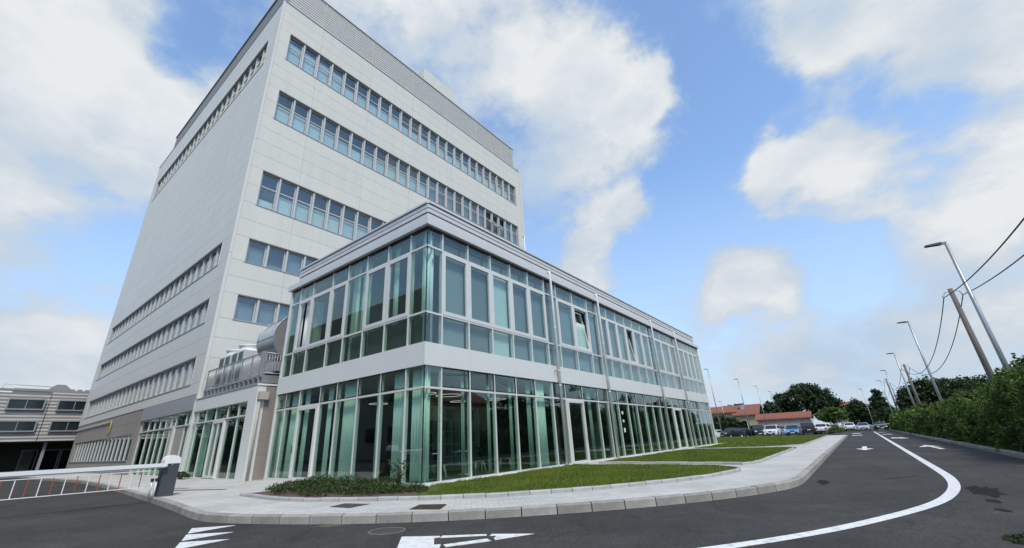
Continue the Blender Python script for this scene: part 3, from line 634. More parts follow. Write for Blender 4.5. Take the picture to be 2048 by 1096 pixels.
# steel downpipes
for x in (7.13, 11.72, 19.5, 24.35):
    dp = MB().tube([(x,.02,8.0),(x,-.08,8.02),(x,-.13,7.98),(x,-.145,7.9),(x,-.145,.06)], .058, 12).build('downpipe', STEEL, GB)
    for z in (3.0,3.6,5.4): MB().tube([(x,-.145,z-.02),(x,-.145,z+.02)], .068, 12).build('pipe_collar', STEEL, dp)
MB().tube([(7.0,-.06,3.58),(6.85,-.14,3.58),(7.1,-.17,3.58)],.012,6).build('pipe_bracket', BLACK, GB)
# inside: floors, ceilings, walls
MB().box(.1,30.3,.1,8.9,-.05,.03).build('floor', mat('dark_floor',(0.13,.13,.125),.6,var=.2,vscale=1), GB)
MB().box(.14,30.3,.14,8.9,3.2,3.74).build('floor_slab', ROOM, GB)
MB().box(.14,30.3,.14,8.9,7.62,7.85).build('roof_slab', ROOM, GB)
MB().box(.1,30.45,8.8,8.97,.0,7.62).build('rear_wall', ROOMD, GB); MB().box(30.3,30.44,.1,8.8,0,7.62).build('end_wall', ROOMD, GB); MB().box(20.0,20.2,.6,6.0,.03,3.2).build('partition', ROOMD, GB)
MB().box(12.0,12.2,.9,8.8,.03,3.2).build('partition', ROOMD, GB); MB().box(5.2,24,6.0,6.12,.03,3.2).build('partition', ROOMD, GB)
MB().box(.16,30.2,4.2,4.3,3.74,7.62).build('partition', ROOM, GB)
CURT_SHADE = mat('shaded_curtain_cloth', (0.36, 0.40, 0.38), 0.9)  # same cloth in a darker colour, standing in for weaker sunlight
# curtains: folded cloth just behind the glass
def curtain(face, a0, a1, z0, z1, d=-.19, amp=.012, per=.12, m=CURT):
    n = max(6,int((a1-a0)/per*6)); vs=[]; fs=[]
    for i in range(n+1):
        a = a0+(a1-a0)*i/n; dd = d+amp*math.sin((a-a0)/per*math.tau)
        for z in (z0,z1): vs.append(facepos(face,a,dd,z))
    for i in range(n): fs.append((2*i,2*i+2,2*i+3,2*i+1))
    mb = MB().add(vs,fs,True); o = mb.build('curtain', m, GB); md = o.modifiers.new('thick','SOLIDIFY'); md.thickness=.006
for a0,a1 in ((.10,.42),(1.68,1.82),(2.9,3.04),(4.08,4.25),(5.15,5.42),(5.58,6.40),(6.8,6.95),(9.95,10.25),(11.85,12.15),(12.6,12.8),(15.05,15.2),(16.7,17.2),(18.9,19.2),(22.9,23.3)):
    curtain('R', a0, a1, .05, 3.18, m=CURT if a0 in (.10,5.58) else CURT_SHADE)
for a0,a1 in ((.06,.70),(.9,1.55),(2.1,2.4),(3.35,4.3),(4.5,4.75),(5.0,5.3),(6.6,6.95),(7.2,7.95),(8.2,8.8)):
    curtain('L', a0, a1, .05, 3.18)
for a0,a1 in ((.08,.5),(.9,1.15),(3.3,3.8),(4.0,4.35),(8.2,8.75),(1.7,1.95),(7.5,8.0)): curtain('L', a0, a1, 3.78, 7.58, -.26)
curtain('R', .12,.5,3.78,7.58,-.26)
# roller blinds upstairs
for k,(a0,a1) in enumerate(zip([0]+MX, MX)):
    if k == 0: continue
    rr = random.random()
    sbox('roller_blind', BLIND if k not in (3,8) else BLINDT, 'R', a0+.04, a1-.04, -.20, -.19, 4.76, 6.9 if (a0,a1) not in OPEN_R else 6.2, GB)
    sbox('roller_blind', BLIND if k not in (3,) else BLINDT, 'R', a0+.04, a1-.04, -.20, -.19, 3.82, 4.72, GB)
    sbox('ceiling_blind', BLINDL, 'R', a0+.04, a1-.04, -.42, -.41, 6.95, 7.5, GB)
for k,(a0,a1) in enumerate(zip([0]+MY, MY)):
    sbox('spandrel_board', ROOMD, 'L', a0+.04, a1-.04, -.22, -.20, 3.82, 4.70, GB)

# ================================================================== tower
XT, YT = -.5, 16.9; TO = (XT, YT)
TW = thing('office_tower',(XT,YT,0),'tall white panelled office tower with long window bands and louvered roof','building')
def tb(name, m, face, a0, a1, d0, d1, z0, z1): return sbox(name, m, face, a0, a1, d0, d1, z0, z1, TW, TO)
XR, YB = 30.15, 49.0; ZT = 33.72
FR_ROWS = [(8.07,9.60,5),(11.66,13.26,6),(15.62,18.28,11),(22.62,25.24,24),(28.25,30.92,24)]
LF_ROWS = [(4.56,6.10),(8.06,9.56),(11.65,13.27),(28.25,30.85)]
# spandrel bodies behind the panels and between the window bands
def bodies(face, rows, a0, a1, zb):
    z = zb; dz = []
    for r in rows: dz.append((z, r[0])); z = r[1]
    dz.append((z, ZT)); return dz
fspan = bodies('R', FR_ROWS, XT, XR, 3.6); lspan = bodies('L', LF_ROWS, YT, YB, 3.95)
W0F, W0L, MOD = .40, 18.5, 1.2
WEF, WEL = W0F+24*MOD, W0L+24*MOD
fcol = [XT+.13, 2.8, 7.6, 12.4, 17.2, 22.0, 26.8, XR]; lcol = [YT+.13, 21.5, 25.7, 30.5, 35.3, 40.1, 44.9, YB]
def panels(face, span, cols, rows, w0, w1, end, m, nm):
    body = MB()
    for (z0, z1) in span:
        fb(body, face, (XT if face=='R' else YT)+.14, end-.02, -.62, -.035, z0+.0, z1, TO)
        n = max(1, round((z1-z0)/1.06))
        for k in range(n):
            a, b = z0+(z1-z0)*k/n, z0+(z1-z0)*(k+1)/n
            for c0, c1 in zip(cols, cols[1:]): tb(nm, m, face, c0+.007, c1-.007, -.033, 0.0, a+.007, b-.007)
    for r in rows:
        z0, z1 = r[0], r[1]
        for (c0, c1) in ((cols[0], w0), (w1, cols[-1])):
            fb(body, face, c0+.0, c1-.0, -.62, -.035, z0, z1, TO)
            n = max(1, round((z1-z0)/1.3))
            for k in range(n):
                a, b = z0+(z1-z0)*k/n, z0+(z1-z0)*(k+1)/n; tb(nm, m, face, c0+.007, c1-.004, -.033, 0.0, a+.007, b-.007)
    body.build('wall_body', JOINT, TW)
panels('R', fspan, fcol, FR_ROWS, W0F, WEF, XR, PANEL, 'front_panel'); panels('L', lspan, lcol, LF_ROWS, W0L, WEL, YB, PANELB, 'side_panel')
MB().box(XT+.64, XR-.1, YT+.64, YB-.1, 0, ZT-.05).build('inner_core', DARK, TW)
MB().box(XR+.0, XR+.06, YT+.05, YB, 3, ZT).build('end_wall', PANELB, TW)
MB().box(XT+.2, XR, YT+.2, YB, ZT-.1, ZT+.02).build('roof_deck', GREY, TW)
for z0,z1 in ((3.6,12.0),(12.02,20.3),(20.32,28.6),(28.62,ZT+.06)): MB().box(XT-.03, XT+.125, YT-.03, YT+.125, z0, z1).build('corner_trim', mat('corner_trim_paint',(.66,.655,.615),.5), TW)
MB().box(XT-.04, XR+.1, YT-.045, YT+.3, ZT+.0, ZT+.07).build('coping', ALUD, TW); MB().box(XT-.045, XT+.3, YT+.3, YB+.05, ZT, ZT+.07).build('coping', ALUD, TW)
# windows
def window(face, a, z0, z1, split, blind, open_=None, bm=BLINDT):
    rec = -.20
    fr = frame('window', TALU, face, a+.075, a+MOD-.075, z0+.03, z1-.06, .055, rec-.07, rec, TW, TO)
    lo, hi = z0+.085, z1-.115; zs = lo+(hi-lo)*.60 if split else hi; w0, w1 = a+.13, a+MOD-.13
    if split: sbox('transom', TALU, face, w0, w1, rec-.06, rec+.004, zs-.035, zs+.035, fr, TO)
    if open_ != 'both':
        if open_ != 'low': sbox('pane', GLASST, face, w0, w1, rec-.05, rec-.03, lo, zs-.035*split, fr, TO)
        if split and open_ != 'top': sbox('pane', GLASST, face, w0, w1, rec-.05, rec-.03, zs+.035, hi, fr, TO)
    if open_ in ('both','low'):
        h = zs-lo; w = w1-w0; b = MB(); b.box(0,.05,-.03,.0,-h,0).box(w-.05,w,-.03,0,-h,0).box(.05,w-.05,-.03,0,-.05,0).box(.05,w-.05,-.03,0,-h,-h+.05)
        s_ = inst('sash', b.mesh('sash', ALU), facepos(face, w0, rec+.03, zs-.03, TO), fr); s_.rotation_euler.x = rad(-38)
        g_ = inst('pane', MB().box(.05,w-.05,-.02,-.01,-h+.05,-.05).mesh('pane', GLASST), facepos(face, w0, rec+.03, zs-.03, TO), fr); g_.rotation_euler.x = rad(-38)
    if blind > 0:
        bh = blind; sbox('roller_blind', bm, face, w0-.02, w1+.02, rec-.20, rec-.19, lo-.02, lo+(hi-lo)*bh, fr, TO)
def post(face, a, z0, z1): tb('window_post', TALU, face, a-(.055 if face=='R' else .045), a+(.055 if face=='R' else .045), -.30, (-.07 if face=='R' else -.13), z0, z1)
def band_trim(face, w0, w1, z0, z1):
    tb('sill', ALUD, face, w0-.05, w1+.05, -.30, .035, z0-.03, z0+.012); tb('band_head', GREY, face, w0-.03, w1+.03, -.30, -.02, z1-.045, z1-.001)
    for a in (w0-.045, w1+.005): tb('band_jamb', ALU, face, a, a+.04, -.3, .02, z0+.015, z1-.05)
for ri, (z0, z1, nw) in enumerate(FR_ROWS):
    sp = (z1-z0) > 2
    band_trim('R', W0F, WEF, z0, z1)
    for k in range(nw):
        if ri == 4: op = None; bl = .58 if k > 3 else .85
        elif ri == 3: op = {17:None,19:'both',20:'both',21:'top'}.get(k); bl = (.60 if k < 12 else 0.98) if op is None else 0
        elif ri == 2: op = None; bl = .58
        else: op = None; bl = .99
        if ri == 2 and k == 0: bl = .25
        window('R', W0F+k*MOD, z0, z1, sp, (bl*random.choice((.8,.93,.97,1,1,1.02)) if random.random() > .06 else .2), op, BLINDT if (ri==4 or (ri==3 and k<12) or ri==2) else BLIND)
        if k: post('R', W0F+k*MOD, z0, z1-.05)
for ri, (z0, z1) in enumerate(LF_ROWS):
    band_trim('L', W0L, WEL, z0, z1); sp = (z1-z0) > 2
    for k in range(24):
        window('L', W0L+k*MOD, z0, z1, sp, random.choice((0,0,.3,.5,.95)), None, BLIND)
        if k: post('L', W0L+k*MOD, z0, z1-.05)
# roof louvers
LZ0, LZ1 = ZT+.09, 37.0
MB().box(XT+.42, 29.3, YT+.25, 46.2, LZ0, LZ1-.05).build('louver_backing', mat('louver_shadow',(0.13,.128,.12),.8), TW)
ns = 12
for k in range(ns):
    z = LZ0+(LZ1-LZ0)*k/ns
    prof = [(0,0),(.05,.0),(.07,.17),(.0,.17)]
    for c0, c1 in ((XT+.3,7.6),(7.6,17.2),(17.2,29.4)):
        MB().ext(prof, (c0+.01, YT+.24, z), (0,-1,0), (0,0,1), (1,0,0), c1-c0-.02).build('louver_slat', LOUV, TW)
    MB().ext(prof, (XT+.40, YT+.16, z), (-1,0,0), (0,0,1), (0,1,0), 46.3-YT-.16).build('side_slat', LOUV_SHADE, TW)
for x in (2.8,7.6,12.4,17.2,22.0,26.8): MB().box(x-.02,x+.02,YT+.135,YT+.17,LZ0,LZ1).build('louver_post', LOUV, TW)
MB().box(XT+.27,29.45,YT+.09,YT+.3,LZ1-.04,LZ1+.05).build('louver_cap', LOUV, TW); MB().box(XT+.24,XT+.44,YT+.3,46.3,LZ1-.04,LZ1+.05).build('louver_cap', LOUV_SHADE, TW)
MB().box(14.6,19.4,18.0,23.5,36.9,40.0).build('roof_housing', PANEL, TW)
MB().ext([(0,0),(.9,0),(.9,.5),(.5,1.0),(0,1.0)],(13.9,18.4,37.0),(1,0,0),(0,0,1),(0,1,0),1.2).build('roof_vent', BLACK, TW)
MB().box(XR+.02,XR+.45,YT-.02,YT+.35,24.3,34.4).build('gutter_duct', PANEL, TW); MB().tube([(XR+.2,YT-.05,24.3),(XR+.2,YT-.05,4)],.06,6).build('downpipe', WHITE, TW)
# ground storey of the side face
tb('stone_plinth', STONE, 'L', 26.75, 27.85, -.3, -.01, 0, 3.9); tb('stone_plinth', STONE, 'L', 47.95, YB, -.3, -.01, 0, 3.9)
zz = [(0,.42),(.425,.82),(2.42,3.15),(3.155,3.93)]; cc = [27.855,30.8,33.7,36.6,39.5,42.4,45.2,47.945]
for c0,c1 in zip(cc,cc[1:]):
    for z0,z1 in zz: tb('stone_panel', STONE, 'L', c0, c1-.006, -.3, -.01, z0, z1-.004)
MB().box(XT+.3,XT+.34,27.8,48,.8,2.45).build('window_backing', DARK, TW)
for k in range(17):
    a = 27.95+k*(47.9-27.95)/17; w = (47.9-27.95)/17
    p = tb('window_pane', GLASST, 'L', a+.05, a+w-.05, -.12, -.10, .86, 2.40)
    tb('window_fin', TALU, 'L', a-.045, a+.045, -.2, -.055, .84, 2.41)
tb('sill', ALUD, 'L', 27.8, 48.0, -.2, .05, .80, .838)
tb('ledge', ALUD, 'L', 17.0, YB, -.1, .02, 3.925, 3.948)
# entrance glazing
tb('entrance_fascia', FASCD, 'L', 17.05, 26.7, -.3, .045, 3.14, 3.90)
em = [17.0,17.62,18.2,19.85,20.6,21.6,22.7,23.8,25.0,26.6]
for i,(a0,a1) in enumerate(zip(em,em[1:])):
    tb('entrance_mullion', ALU, 'L', a1-.022, a1+.022, -.2, -.07, .04, 3.14)
    if (a0,a1)==(18.2,19.85):
        tb('entrance_door', mat('pale_wood_door',(0.36,.34,.33),.5,var=.15,vscale=3), 'L', a0+.04, a1-.35, -.12, -.06, .04, 2.42); tb('door_post', ALU, 'L', a1-.34, a1-.035, -.2, .03, .04, 2.42)
    else: tb('entrance_pane', GLASS, 'L', a0+.03, a1-.03, -.12, -.10, .1, 2.42)
    tb('entrance_pane', GLASS, 'L', a0+.03, a1-.03, -.12, -.10, 2.48, 3.12)
tb('entrance_transom', ALU, 'L', 17.0, 26.6, -.19, -.02, 2.42, 2.48); tb('entrance_sill', ALU, 'L', 17.0, 26.65, -.2, .02, .0, .04)
tb('entrance_post', ALU, 'L', 16.9, 17.02, -.3, .06, 0, 3.6)
MB().box(XT+.9,XT+.95,17,26.7,0,3.3).build('entrance_lobby', ROOMD, TW)
# gas pipes
MB().tube([(XT-.07,50,3.3),(XT-.07,50,3.58),(XT-.07,35,3.60)],.04,6).build('service_pipe', mat('cream_pipe',(.55,.53,.42),.5), TW)
MB().tube([(XT-.10,35.2,3.62),(XT-.10,34.7,3.62),(XT-.10,34.6,3.5),(XT-.10,34.6,2.75),(XT-.10,34.9,2.6)],.05,6).build('gas_pipe', mat('ochre_pipe',(.42,.34,.12),.5), TW)

# ================================================================== entrance annex with terrace
AX = thing('entrance_annex',(-.5,9.65,0),'low glazed annex with pale fascia and a terrace on its roof','building'); AO = (-.5, 9.65)
def ab(name, m, face, a0, a1, d0, d1, z0, z1, par=None): return sbox(name, m, face, a0, a1, d0, d1, z0, z1, par or AX, AO)
ab('fascia', FASCIA, 'L', 10.46, 16.85, -.3, .03, 3.02, 3.60)
ab('pillar', FASCIA, 'L', 9.66, 10.45, -.3, .03, 0, 3.60)
MB().box(-.2,3.5,9.75,16.85,3.3,3.58).build('roof_slab', GREY, AX); MB().box(-.55,3.5,9.62,9.72,3.585,3.65).build('roof_edge', WHITE, AX); MB().box(-.56,-.4,9.73,16.85,3.61,3.65).build('roof_edge', ALUD, AX)
for k,(z0,z1) in enumerate(((0,.9),(.905,1.75),(1.755,2.6),(2.605,3.58))): MB().box(-.2,3.4,9.65,9.75,z0,z1).build('stone_panel', STONE, AX)
ys = [10.47,11.46,12.64,14.04,15.3,16.4,16.85]
for i,(a0,a1) in enumerate(zip(ys,ys[1:])):
    if i < 5: ab('mullion', ALU, 'L', a1-.024, a1+.024, -.15, -.045, .05, 3.02)
    p0, p1 = a0+.03, a1-.03
    ab('pane', GLASS, 'L', p0, p1, -.09, -.07, 2.48, 3.02)
    if i == 2:
        d = frame('door', ALU, 'L', p0, p1, .03, 2.42, .12, -.1, .02, AX, AO); ab('pane', GLASS, 'L', p0+.12, (p0+p1)/2-.03, -.05, -.03, .15, 2.3, d); ab('pane', GLASS, 'L', (p0+p1)/2+.03, p1-.12, -.05, -.03, .15, 2.3, d); ab('stile', ALU, 'L', (p0+p1)/2-.03,(p0+p1)/2+.03,-.08,.01,.15,2.3,d)
    else: ab('pane', GLASS, 'L', p0, p1, -.09, -.07, .06, 2.42)
ab('transom', ALU, 'L', 10.47, 16.82, -.14, -.005, 2.42, 2.48); ab('sill', ALU, 'L', 10.47, 16.82, -.15, .02, 0, .05)
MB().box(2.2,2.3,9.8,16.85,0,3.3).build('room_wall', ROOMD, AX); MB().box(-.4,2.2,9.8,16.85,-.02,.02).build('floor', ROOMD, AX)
for (a0,a1) in ((10.55,11.3),(15.4,16.3),(14.3,14.8)):
    n=30; vs=[]; 
    for i in range(n+1):
        a=a0+(a1-a0)*i/n
        for z in (.05,3.25): vs.append((-.12+.03*math.sin(i*1.1),a,z))
    MB().add(vs,[(2*i,2*i+2,2*i+3,2*i+1) for i in range(n)],True).build('curtain', CURT, AX)
MB().tube([(-.42,9.57,3.2),(-.42,9.57,.02)],.05,8).build('downpipe', mat('beige_pipe',(.42,.39,.36),.6), AX); MB().box(-.50,-.12,9.46,9.645,3.0,3.32).build('rain_hopper', MATS['beige_pipe'], AX)
# terrace frame and railing
TR = thing('terrace_railing',(-.45,13,3.65),'grey steel terrace frame and railing above the glazed annex','railing')
MB().box(-.5,-.42,9.75,16.2,3.95,4.05).build('beam', GALV, TR); MB().box(-.5,-.42,9.75,16.2,3.66,3.70).build('beam', GALV, TR); MB().box(-.41,.9,9.72,9.80,3.7,4.02).build('beam', GALV, TR)
for k in range(14): y = 9.9+k*.48; MB().box(-.5,-.32,y-.02,y+.02,3.701,3.949).build('bracket', GALV, TR)
for k in range(7): y = 9.82+k*1.05; MB().box(-.485,-.445,y-.02,y+.02,4.05,5.0).build('post', GALV, TR)
MB().box(-.52,-.36,9.76,9.9,4.03,5.02).build('corner_post', GALV, TR)
for z in (4.97,4.12): MB().tube([(-.465,9.8,z),(-.465,16.2,z)],.024,6).build('rail', GALV, TR); MB().tube([(-.45,9.78,z),(.95,9.78,z)],.024,6).build('rail', GALV, TR)
for k in range(11): x = -.33+k*.115; MB().tube([(x,9.78,4.12),(x,9.78,4.97)],.010,5).build('baluster', GALV, TR)
for k in range(7):
    y0 = 9.86+k*1.05
    if True:
        for j in range(9 if k < 6 else 1): MB().tube([(-.465,y0+.11*j,4.12),(-.465,y0+.11*j,4.97)],.011,5).build('baluster', GALV, TR)
# air handling duct
DU = thing('air_duct',(.8,10.3,4.1),'large round-ended shiny metal air duct beside the glass building','duct')
cx_, cz, R_ = 1.0, 5.78, 1.12; y0_, y1_ = 9.9, 11.6
pr = [(2.6,cz+R_)]+[(cx_-R_*math.sin(a), cz+R_*math.cos(a)) for a in [math.pi*k/20 for k in range(21)]]+[(2.6,cz-R_)]
mb = MB(); n = len(pr); vs = [(x,y0_,z) for x,z in pr]+[(x,y1_,z) for x,z in pr]
mb.add(vs,[(i,i+1,n+i+1,n+i) for i in range(n-1)],True); mb.add(vs,[tuple(range(n)),tuple(range(n,2*n))[::-1]]); d_ = mb.build('duct_shell', DUCT, DU); fixn(d_)
for k in (1,6,11,16):
    a = math.pi*(k-1)/20; MB().obox((cx_-(R_+.01)*math.sin(a),(y0_+y1_)/2,cz+(R_+.01)*math.cos(a)),(.012*math.cos(a),0,.012*math.sin(a)),(0,(y1_-y0_)/2+.01,0),(.012*math.sin(a),0,-.012*math.cos(a))).build('seam', DUCT, DU)
for y in (y0_,y1_): MB().tube([(cx_-(R_+.01)*math.sin(a),y,cz+(R_+.01)*math.cos(a)) for a in [math.pi*k/20 for k in range(21)]],.022,6).build('flange', GALV, DU)
MB().ext([(9.95,4.70),(11.2,4.70),(11.5,4.25),(9.8,4.25)],(.15,0,0),(0,1,0),(0,0,1),(1,0,0),1.4).build('hood', DUCT, DU)
MB().box(.25,1.4,9.9,11.3,3.7,4.24).build('fan_box', BLACK, DU)
# air conditioning units
COIL = mat('green_coil',(.06,.13,.12),.4,.3,var=.3,vscale=60)
for k,(y0,sc,lab) in enumerate(((13.3,1.0,'larger white rooftop cooling unit with round fan cowl behind the terrace railing'),(14.95,1.0,'smaller white rooftop cooling unit nearest the tower corner'))):
    u = thing('cooling_unit',(.5,y0+.7,3.66),lab,'air conditioner','cooling units on the terrace'); y1 = y0+1.45*sc; zt = 5.72
    MB().box(.0,1.1,y0,y1,3.66,zt).build('casing', mat('unit_casing',(.55,.56,.55),.5,.1), u)
    MB().box(-.02,.0,y0+.1,y0+.6*sc,3.9,zt-.08).build('coil', COIL, u); MB().box(-.02,.0,y0+.72*sc,y1-.1,3.9,zt-.08).build('coil', COIL, u); MB().box(-.03,.0,y0+.61*sc,y0+.71*sc,3.9,zt-.04).build('coil_post', WHITE, u)
    MB().lathe([(.55*sc,0),(.50*sc,.06),(.5*sc,.24),(.56*sc,.30),(.56*sc,.34),(.44*sc,.34),(.40*sc,.1),(0,.1)],(.55,(y0+y1)/2,zt),20).build('fan_cowl', WHITE, u)
# ================================================================== things in the glass rooms
def table(x, y, r, label):
    t = thing('round_table',(x,y,.03),label,'table','tables behind the glass')
    MB().lathe([(0,.70),(r-.01,.70),(r,.715),(r,.73),(0,.735)],(x,y,.03),20).build('table_top', WHITE, t)
    MB().lathe([(.035,.02),(.035,.70)],(x,y,.03),8).build('column', STEEL, t); MB().lathe([(.26,0),(.26,.015),(.04,.03)],(x,y,.03),14).build('foot', STEEL, t)
table(1.35,1.35,.42,'white round table nearest the glass corner on the ground floor'); table(3.35,1.6,.45,'white round table behind the third ground floor pane from the corner'); table(2.6,3.2,.42,'white round table deeper in the ground floor room')
def chair(x, y, rz, label):
    t = thing('chair',(x,y,.03),label,'chair','chairs behind the glass',rz,True)
    MB().box(-.2,.2,-.2,.2,.43,.455).build('seat', BLACK, t); MB().box(-.2,.2,.19,.215,.5,.82).build('backrest', BLACK, t)
    for sx in (-1,1):
        for sy in (-1,1): MB().tube([(.15*sx,.15*sy,.43),(.22*sx,.22*sy,0)],.011,6).build('leg', STEEL, t)
chair(1.2,.75,.3,'black chair with steel legs in front of the near round table'); chair(1.95,1.5,1.9,'black chair right of the near round table'); chair(3.2,.95,-.2,'black chair in front of the third pane table'); chair(3.95,1.4,1.5,'black chair beside the third pane table'); chair(4.9,1.1,.6,'black chair behind the fifth ground floor pane')
sh = thing('shelf_unit',(4.6,3.6,.03),'tall open grid shelf standing inside the ground floor room','shelf')
for k in range(6): MB().box(3.4,6.2,3.5,3.8,.05+k*.46,.075+k*.46).build('shelf', mat('shelf_wood',(.42,.42,.40),.6), sh)
for k in range(8): MB().box(3.4+k*.397,3.425+k*.397,3.499,3.801,.03,2.40).build('upright', MATS['shelf_wood'], sh)
for k in range(3):
    x = 3.55+(k*5%7)*.397; z = .08+(k*3%5)*.46; h = random.uniform(.15,.3)
    tag(MB().box(x,x+random.uniform(.1,.22),3.55,3.72,z,z+h).build('box', mat('storage_box%d'%(k%4),((.5,.48,.42),(.2,.22,.2),(.35,.2,.12),(.6,.6,.58))[k%4],.7), origin=(x,3.6,z)),('cream storage box on the lowest shelf','dark storage box on the upper half of the grid shelf','brown storage box on the second lowest shelf')[k],'box','boxes on the shelf')
RINGM = mat('lit_ring',(1,.97,.9),.5,emit=0.55)
for k,(x,y,r,lab) in enumerate(((1.0,1.1,.36,'lit ring lamp nearest the glass corner'),(2.25,1.3,.44,'lit ring lamp behind the second ground floor pane'),(5.1,1.6,.40,'lit ring lamp behind the fifth ground floor pane'),(9.9,1.6,.42,'lit ring lamp behind the glass door'),(4.2,2.8,.3,'small lit ring lamp deep in the ground floor room'),(13.4,1.6,.35,'lit ring lamp beyond the second steel downpipe'),(1.8,4.6,.34,'lit ring lamp seen through the left glass face'))):
    t = thing('ring_lamp',(x,y,3.2),lab,'lamp','ring lamps on the ground floor')
    MB().tube([(x+r*math.cos(a),y+r*math.sin(a),2.50+.02*(k%3)) for a in [math.tau*i/28 for i in range(29)]],.007,6,False).build('ring', RINGM, t)
    for a in (0.3,2.4,4.5): MB().tube([(x+r*math.cos(a),y+r*math.sin(a),2.5),(x,y,3.19)],.003,4).build('cord', BLACK, t)
# stickers on the glass door side pane
for k,(z,h) in enumerate(((2.0,.14),(1.62,.12),(1.15,.2))):
    tag(MB().box(13.1,13.28,-.010,-.006,z,z+h).build('notice', mat('mint_notice',(.62,.78,.66),.6), origin=(13.2,0,z)), ('upper','middle','lower')[k]+' pale green notice stuck on a ground floor pane','notice')

# ================================================================== barrier
BR = thing('parking_barrier',(-3.85,6.3,0),'white boom barrier with dark grey housing and hanging rail skirt','barrier')
HOUS = mat('dark_teal_grey',(0.055,.07,.078),.5,0,var=.15,vscale=6)
bm_ = MB().ext([(-.19,0),(.17,0),(.17,.82),(-.19,.82)],(-3.85,6.15,0),(1,0,0),(0,0,1),(0,1,0),.34).build('housing', HOUS, BR); fixn(bm_)
cap = [(-.20,.825),(.18,.825),(.18,.90),(.155,.97),(.10,1.015),(.0,1.04),(-.09,1.035),(-.16,.99),(-.195,.92)]
c_ = MB().ext(cap,(-3.85,6.13,0),(1,0,0),(0,0,1),(0,1,0),.38).build('cap', WHITE, BR); fixn(c_)
MB().lathe([(.0,.025),(.05,.022),(.075,.0)],(-3.87,6.3,1.035),12).build('beacon', mat('amber_lens',(.55,.25,.06),.3), BR)
MB().tube([(-3.86,6.12,.795),(-3.86,6.128,.795)],.012,8).build('lock', STEEL, BR)
bo = MB().box(-8.9,-4.0,6.02,6.09,.755,.845).build('boom', WHITE, BR); MB().box(-8.9,-4.04,6.03,6.08,.725,.752).build('boom_rubber', GREY, BR)
MB().box(-8.9,-4.35,6.045,6.07,.665,.68).build('skirt_rail', WHITE, BR); MB().box(-8.9,-4.40,6.045,6.07,.27,.287).build('skirt_rail', WHITE, BR)
RED = mat('faded_red',(.42,.10,.05),.6,var=.35,vscale=8)
for k in range(20):
    x = -4.52-k*.21
    MB().box(x-.009,x+.009,6.05,6.065,.288,.664).build('skirt_bar', RED if k%2==0 else WHITE, BR)
for x in (-4.22,-4.12): MB().tube([(x,6.2,0),(x,6.2,.43)],.022,8).build('support_post', WHITE if x > -4.2 else STEEL, BR); MB().box(x-.03,x+.03,6.16,6.24,.40,.47).build('latch', BLACK, BR)

# ================================================================== lamp posts, poles and wires
def lamp_post(x, y, h, ang, label, r0=.10, r1=.055, arm=.62, group='lamp posts along the hedge'):
    t = thing('lamp_post',(x,y,-.13),label,'lamp post',group)
    MB().tube([(x,y,-.13),(x,y,h*.5),(x,y,h)],[r0,(r0+r1)/2,r1],10).build('pole', GALV, t)
    c,s = math.cos(ang), math.sin(ang)
    MB().obox((x+c*arm*.15,y+s*arm*.15,h+.02),(c*arm*.2,s*arm*.2,0),(-s*.035,c*.035,0),(0,0,.05)).build('bracket', GREY, t)
    MB().ext([(0,-.03),(.1,-.05),(.95,-.01),(1.0,.02),(.92,.04),(.1,.045),(0,.03)],(x+c*arm*.2+s*.12,y+s*arm*.2-c*.12,h+.03),(c*arm*.85,s*arm*.85,0),(0,0,1),(-s,c,0),.24).build('lamp_head', mat('lamp_head_grey',(.10,.105,.11),.5), t)
LP = [(16.35,7.95,'tall grey lamp post nearest the camera, right of the wooden pole'),(35.2,7.98,'second tall lamp post along the hedge from the right'),(54.0,7.93,'third tall lamp post along the hedge from the right'),(74.5,8.0,'fourth tall lamp post along the hedge from the right'),(95.0,8.05,'fifth and farthest tall lamp post along the hedge')]
for x,h,l in LP: lamp_post(x,-14.0,h,math.pi/2,l)
lamp_post(93.5,-10.95,6.8,math.pi*.75,'slim lamp post standing between two parked cars at the road end',.07,.05,.55)
for x,y,h,l in ((66,7.48,10.2,'tall thin lamp post beside the far end of the glass building'),(70.5,4.35,8.6,'tall lamp post in front of the black van in the car park'),(93,5.15,9.05,'tall lamp post above the white car in the car park'),(112,5.3,9.0,'lamp post in front of the dark tree left of the shed ridge'),(138,6.1,8.9,'farthest lamp post against the big dark tree'),(100,13.9,7.0,'short lamp post near the red roofed house')):
    lamp_post(x,y,h,math.pi*.6,l,.085,.05,.55,'lamp posts in the car park')
WOOD = mat('weathered_wood',(.19,.17,.15),.85,0,var=.4,vscale=6,stretch=(1,1,.1))
PORC = mat('porcelain',(.7,.7,.68),.3)
WP = [(19.1,6.6,'weathered wooden pole nearest the camera carrying the cables'),(49.0,6.25,'second wooden pole along the hedge carrying the cables'),(80.0,7.3,'farthest wooden pole along the hedge carrying the cables')]
HOOK = []
for x,h,l in WP:
    t = thing('utility_pole',(x,-14,-.13),l,'utility pole','wooden poles along the hedge')
    MB().tube([(x,-14,-.13),(x,-14,h*.5),(x,-14,h)],[.125,.11,.085],10).build('pole', WOOD, t)
    pts = []
    for s in (1,-1):
        MB().tube([(x,-14,h-.12),(x,-14+.22*s,h-.14),(x,-14+.30*s,h-.28)],.018,6).build('bracket', GALV, t)
        MB().lathe([(.03,-.06),(.05,-.03),(.035,0),(.05,.03),(.03,.06)],(x,-14+.31*s,h-.31),8).build('insulator', PORC, t); pts.append((x,-14+.31*s,h-.36))
    HOOK.append(pts)
HOOK = [[(-14,-13.3,7.0),(-14,-14.2,6.9)]] + HOOK + [[(112,-13.8,6.6),(112,-14.2,6.6)]]
CAB = mat('black_cable',(.02,.021,.023),.6)
nm = ['nearest span','second span','third span','farthest span']
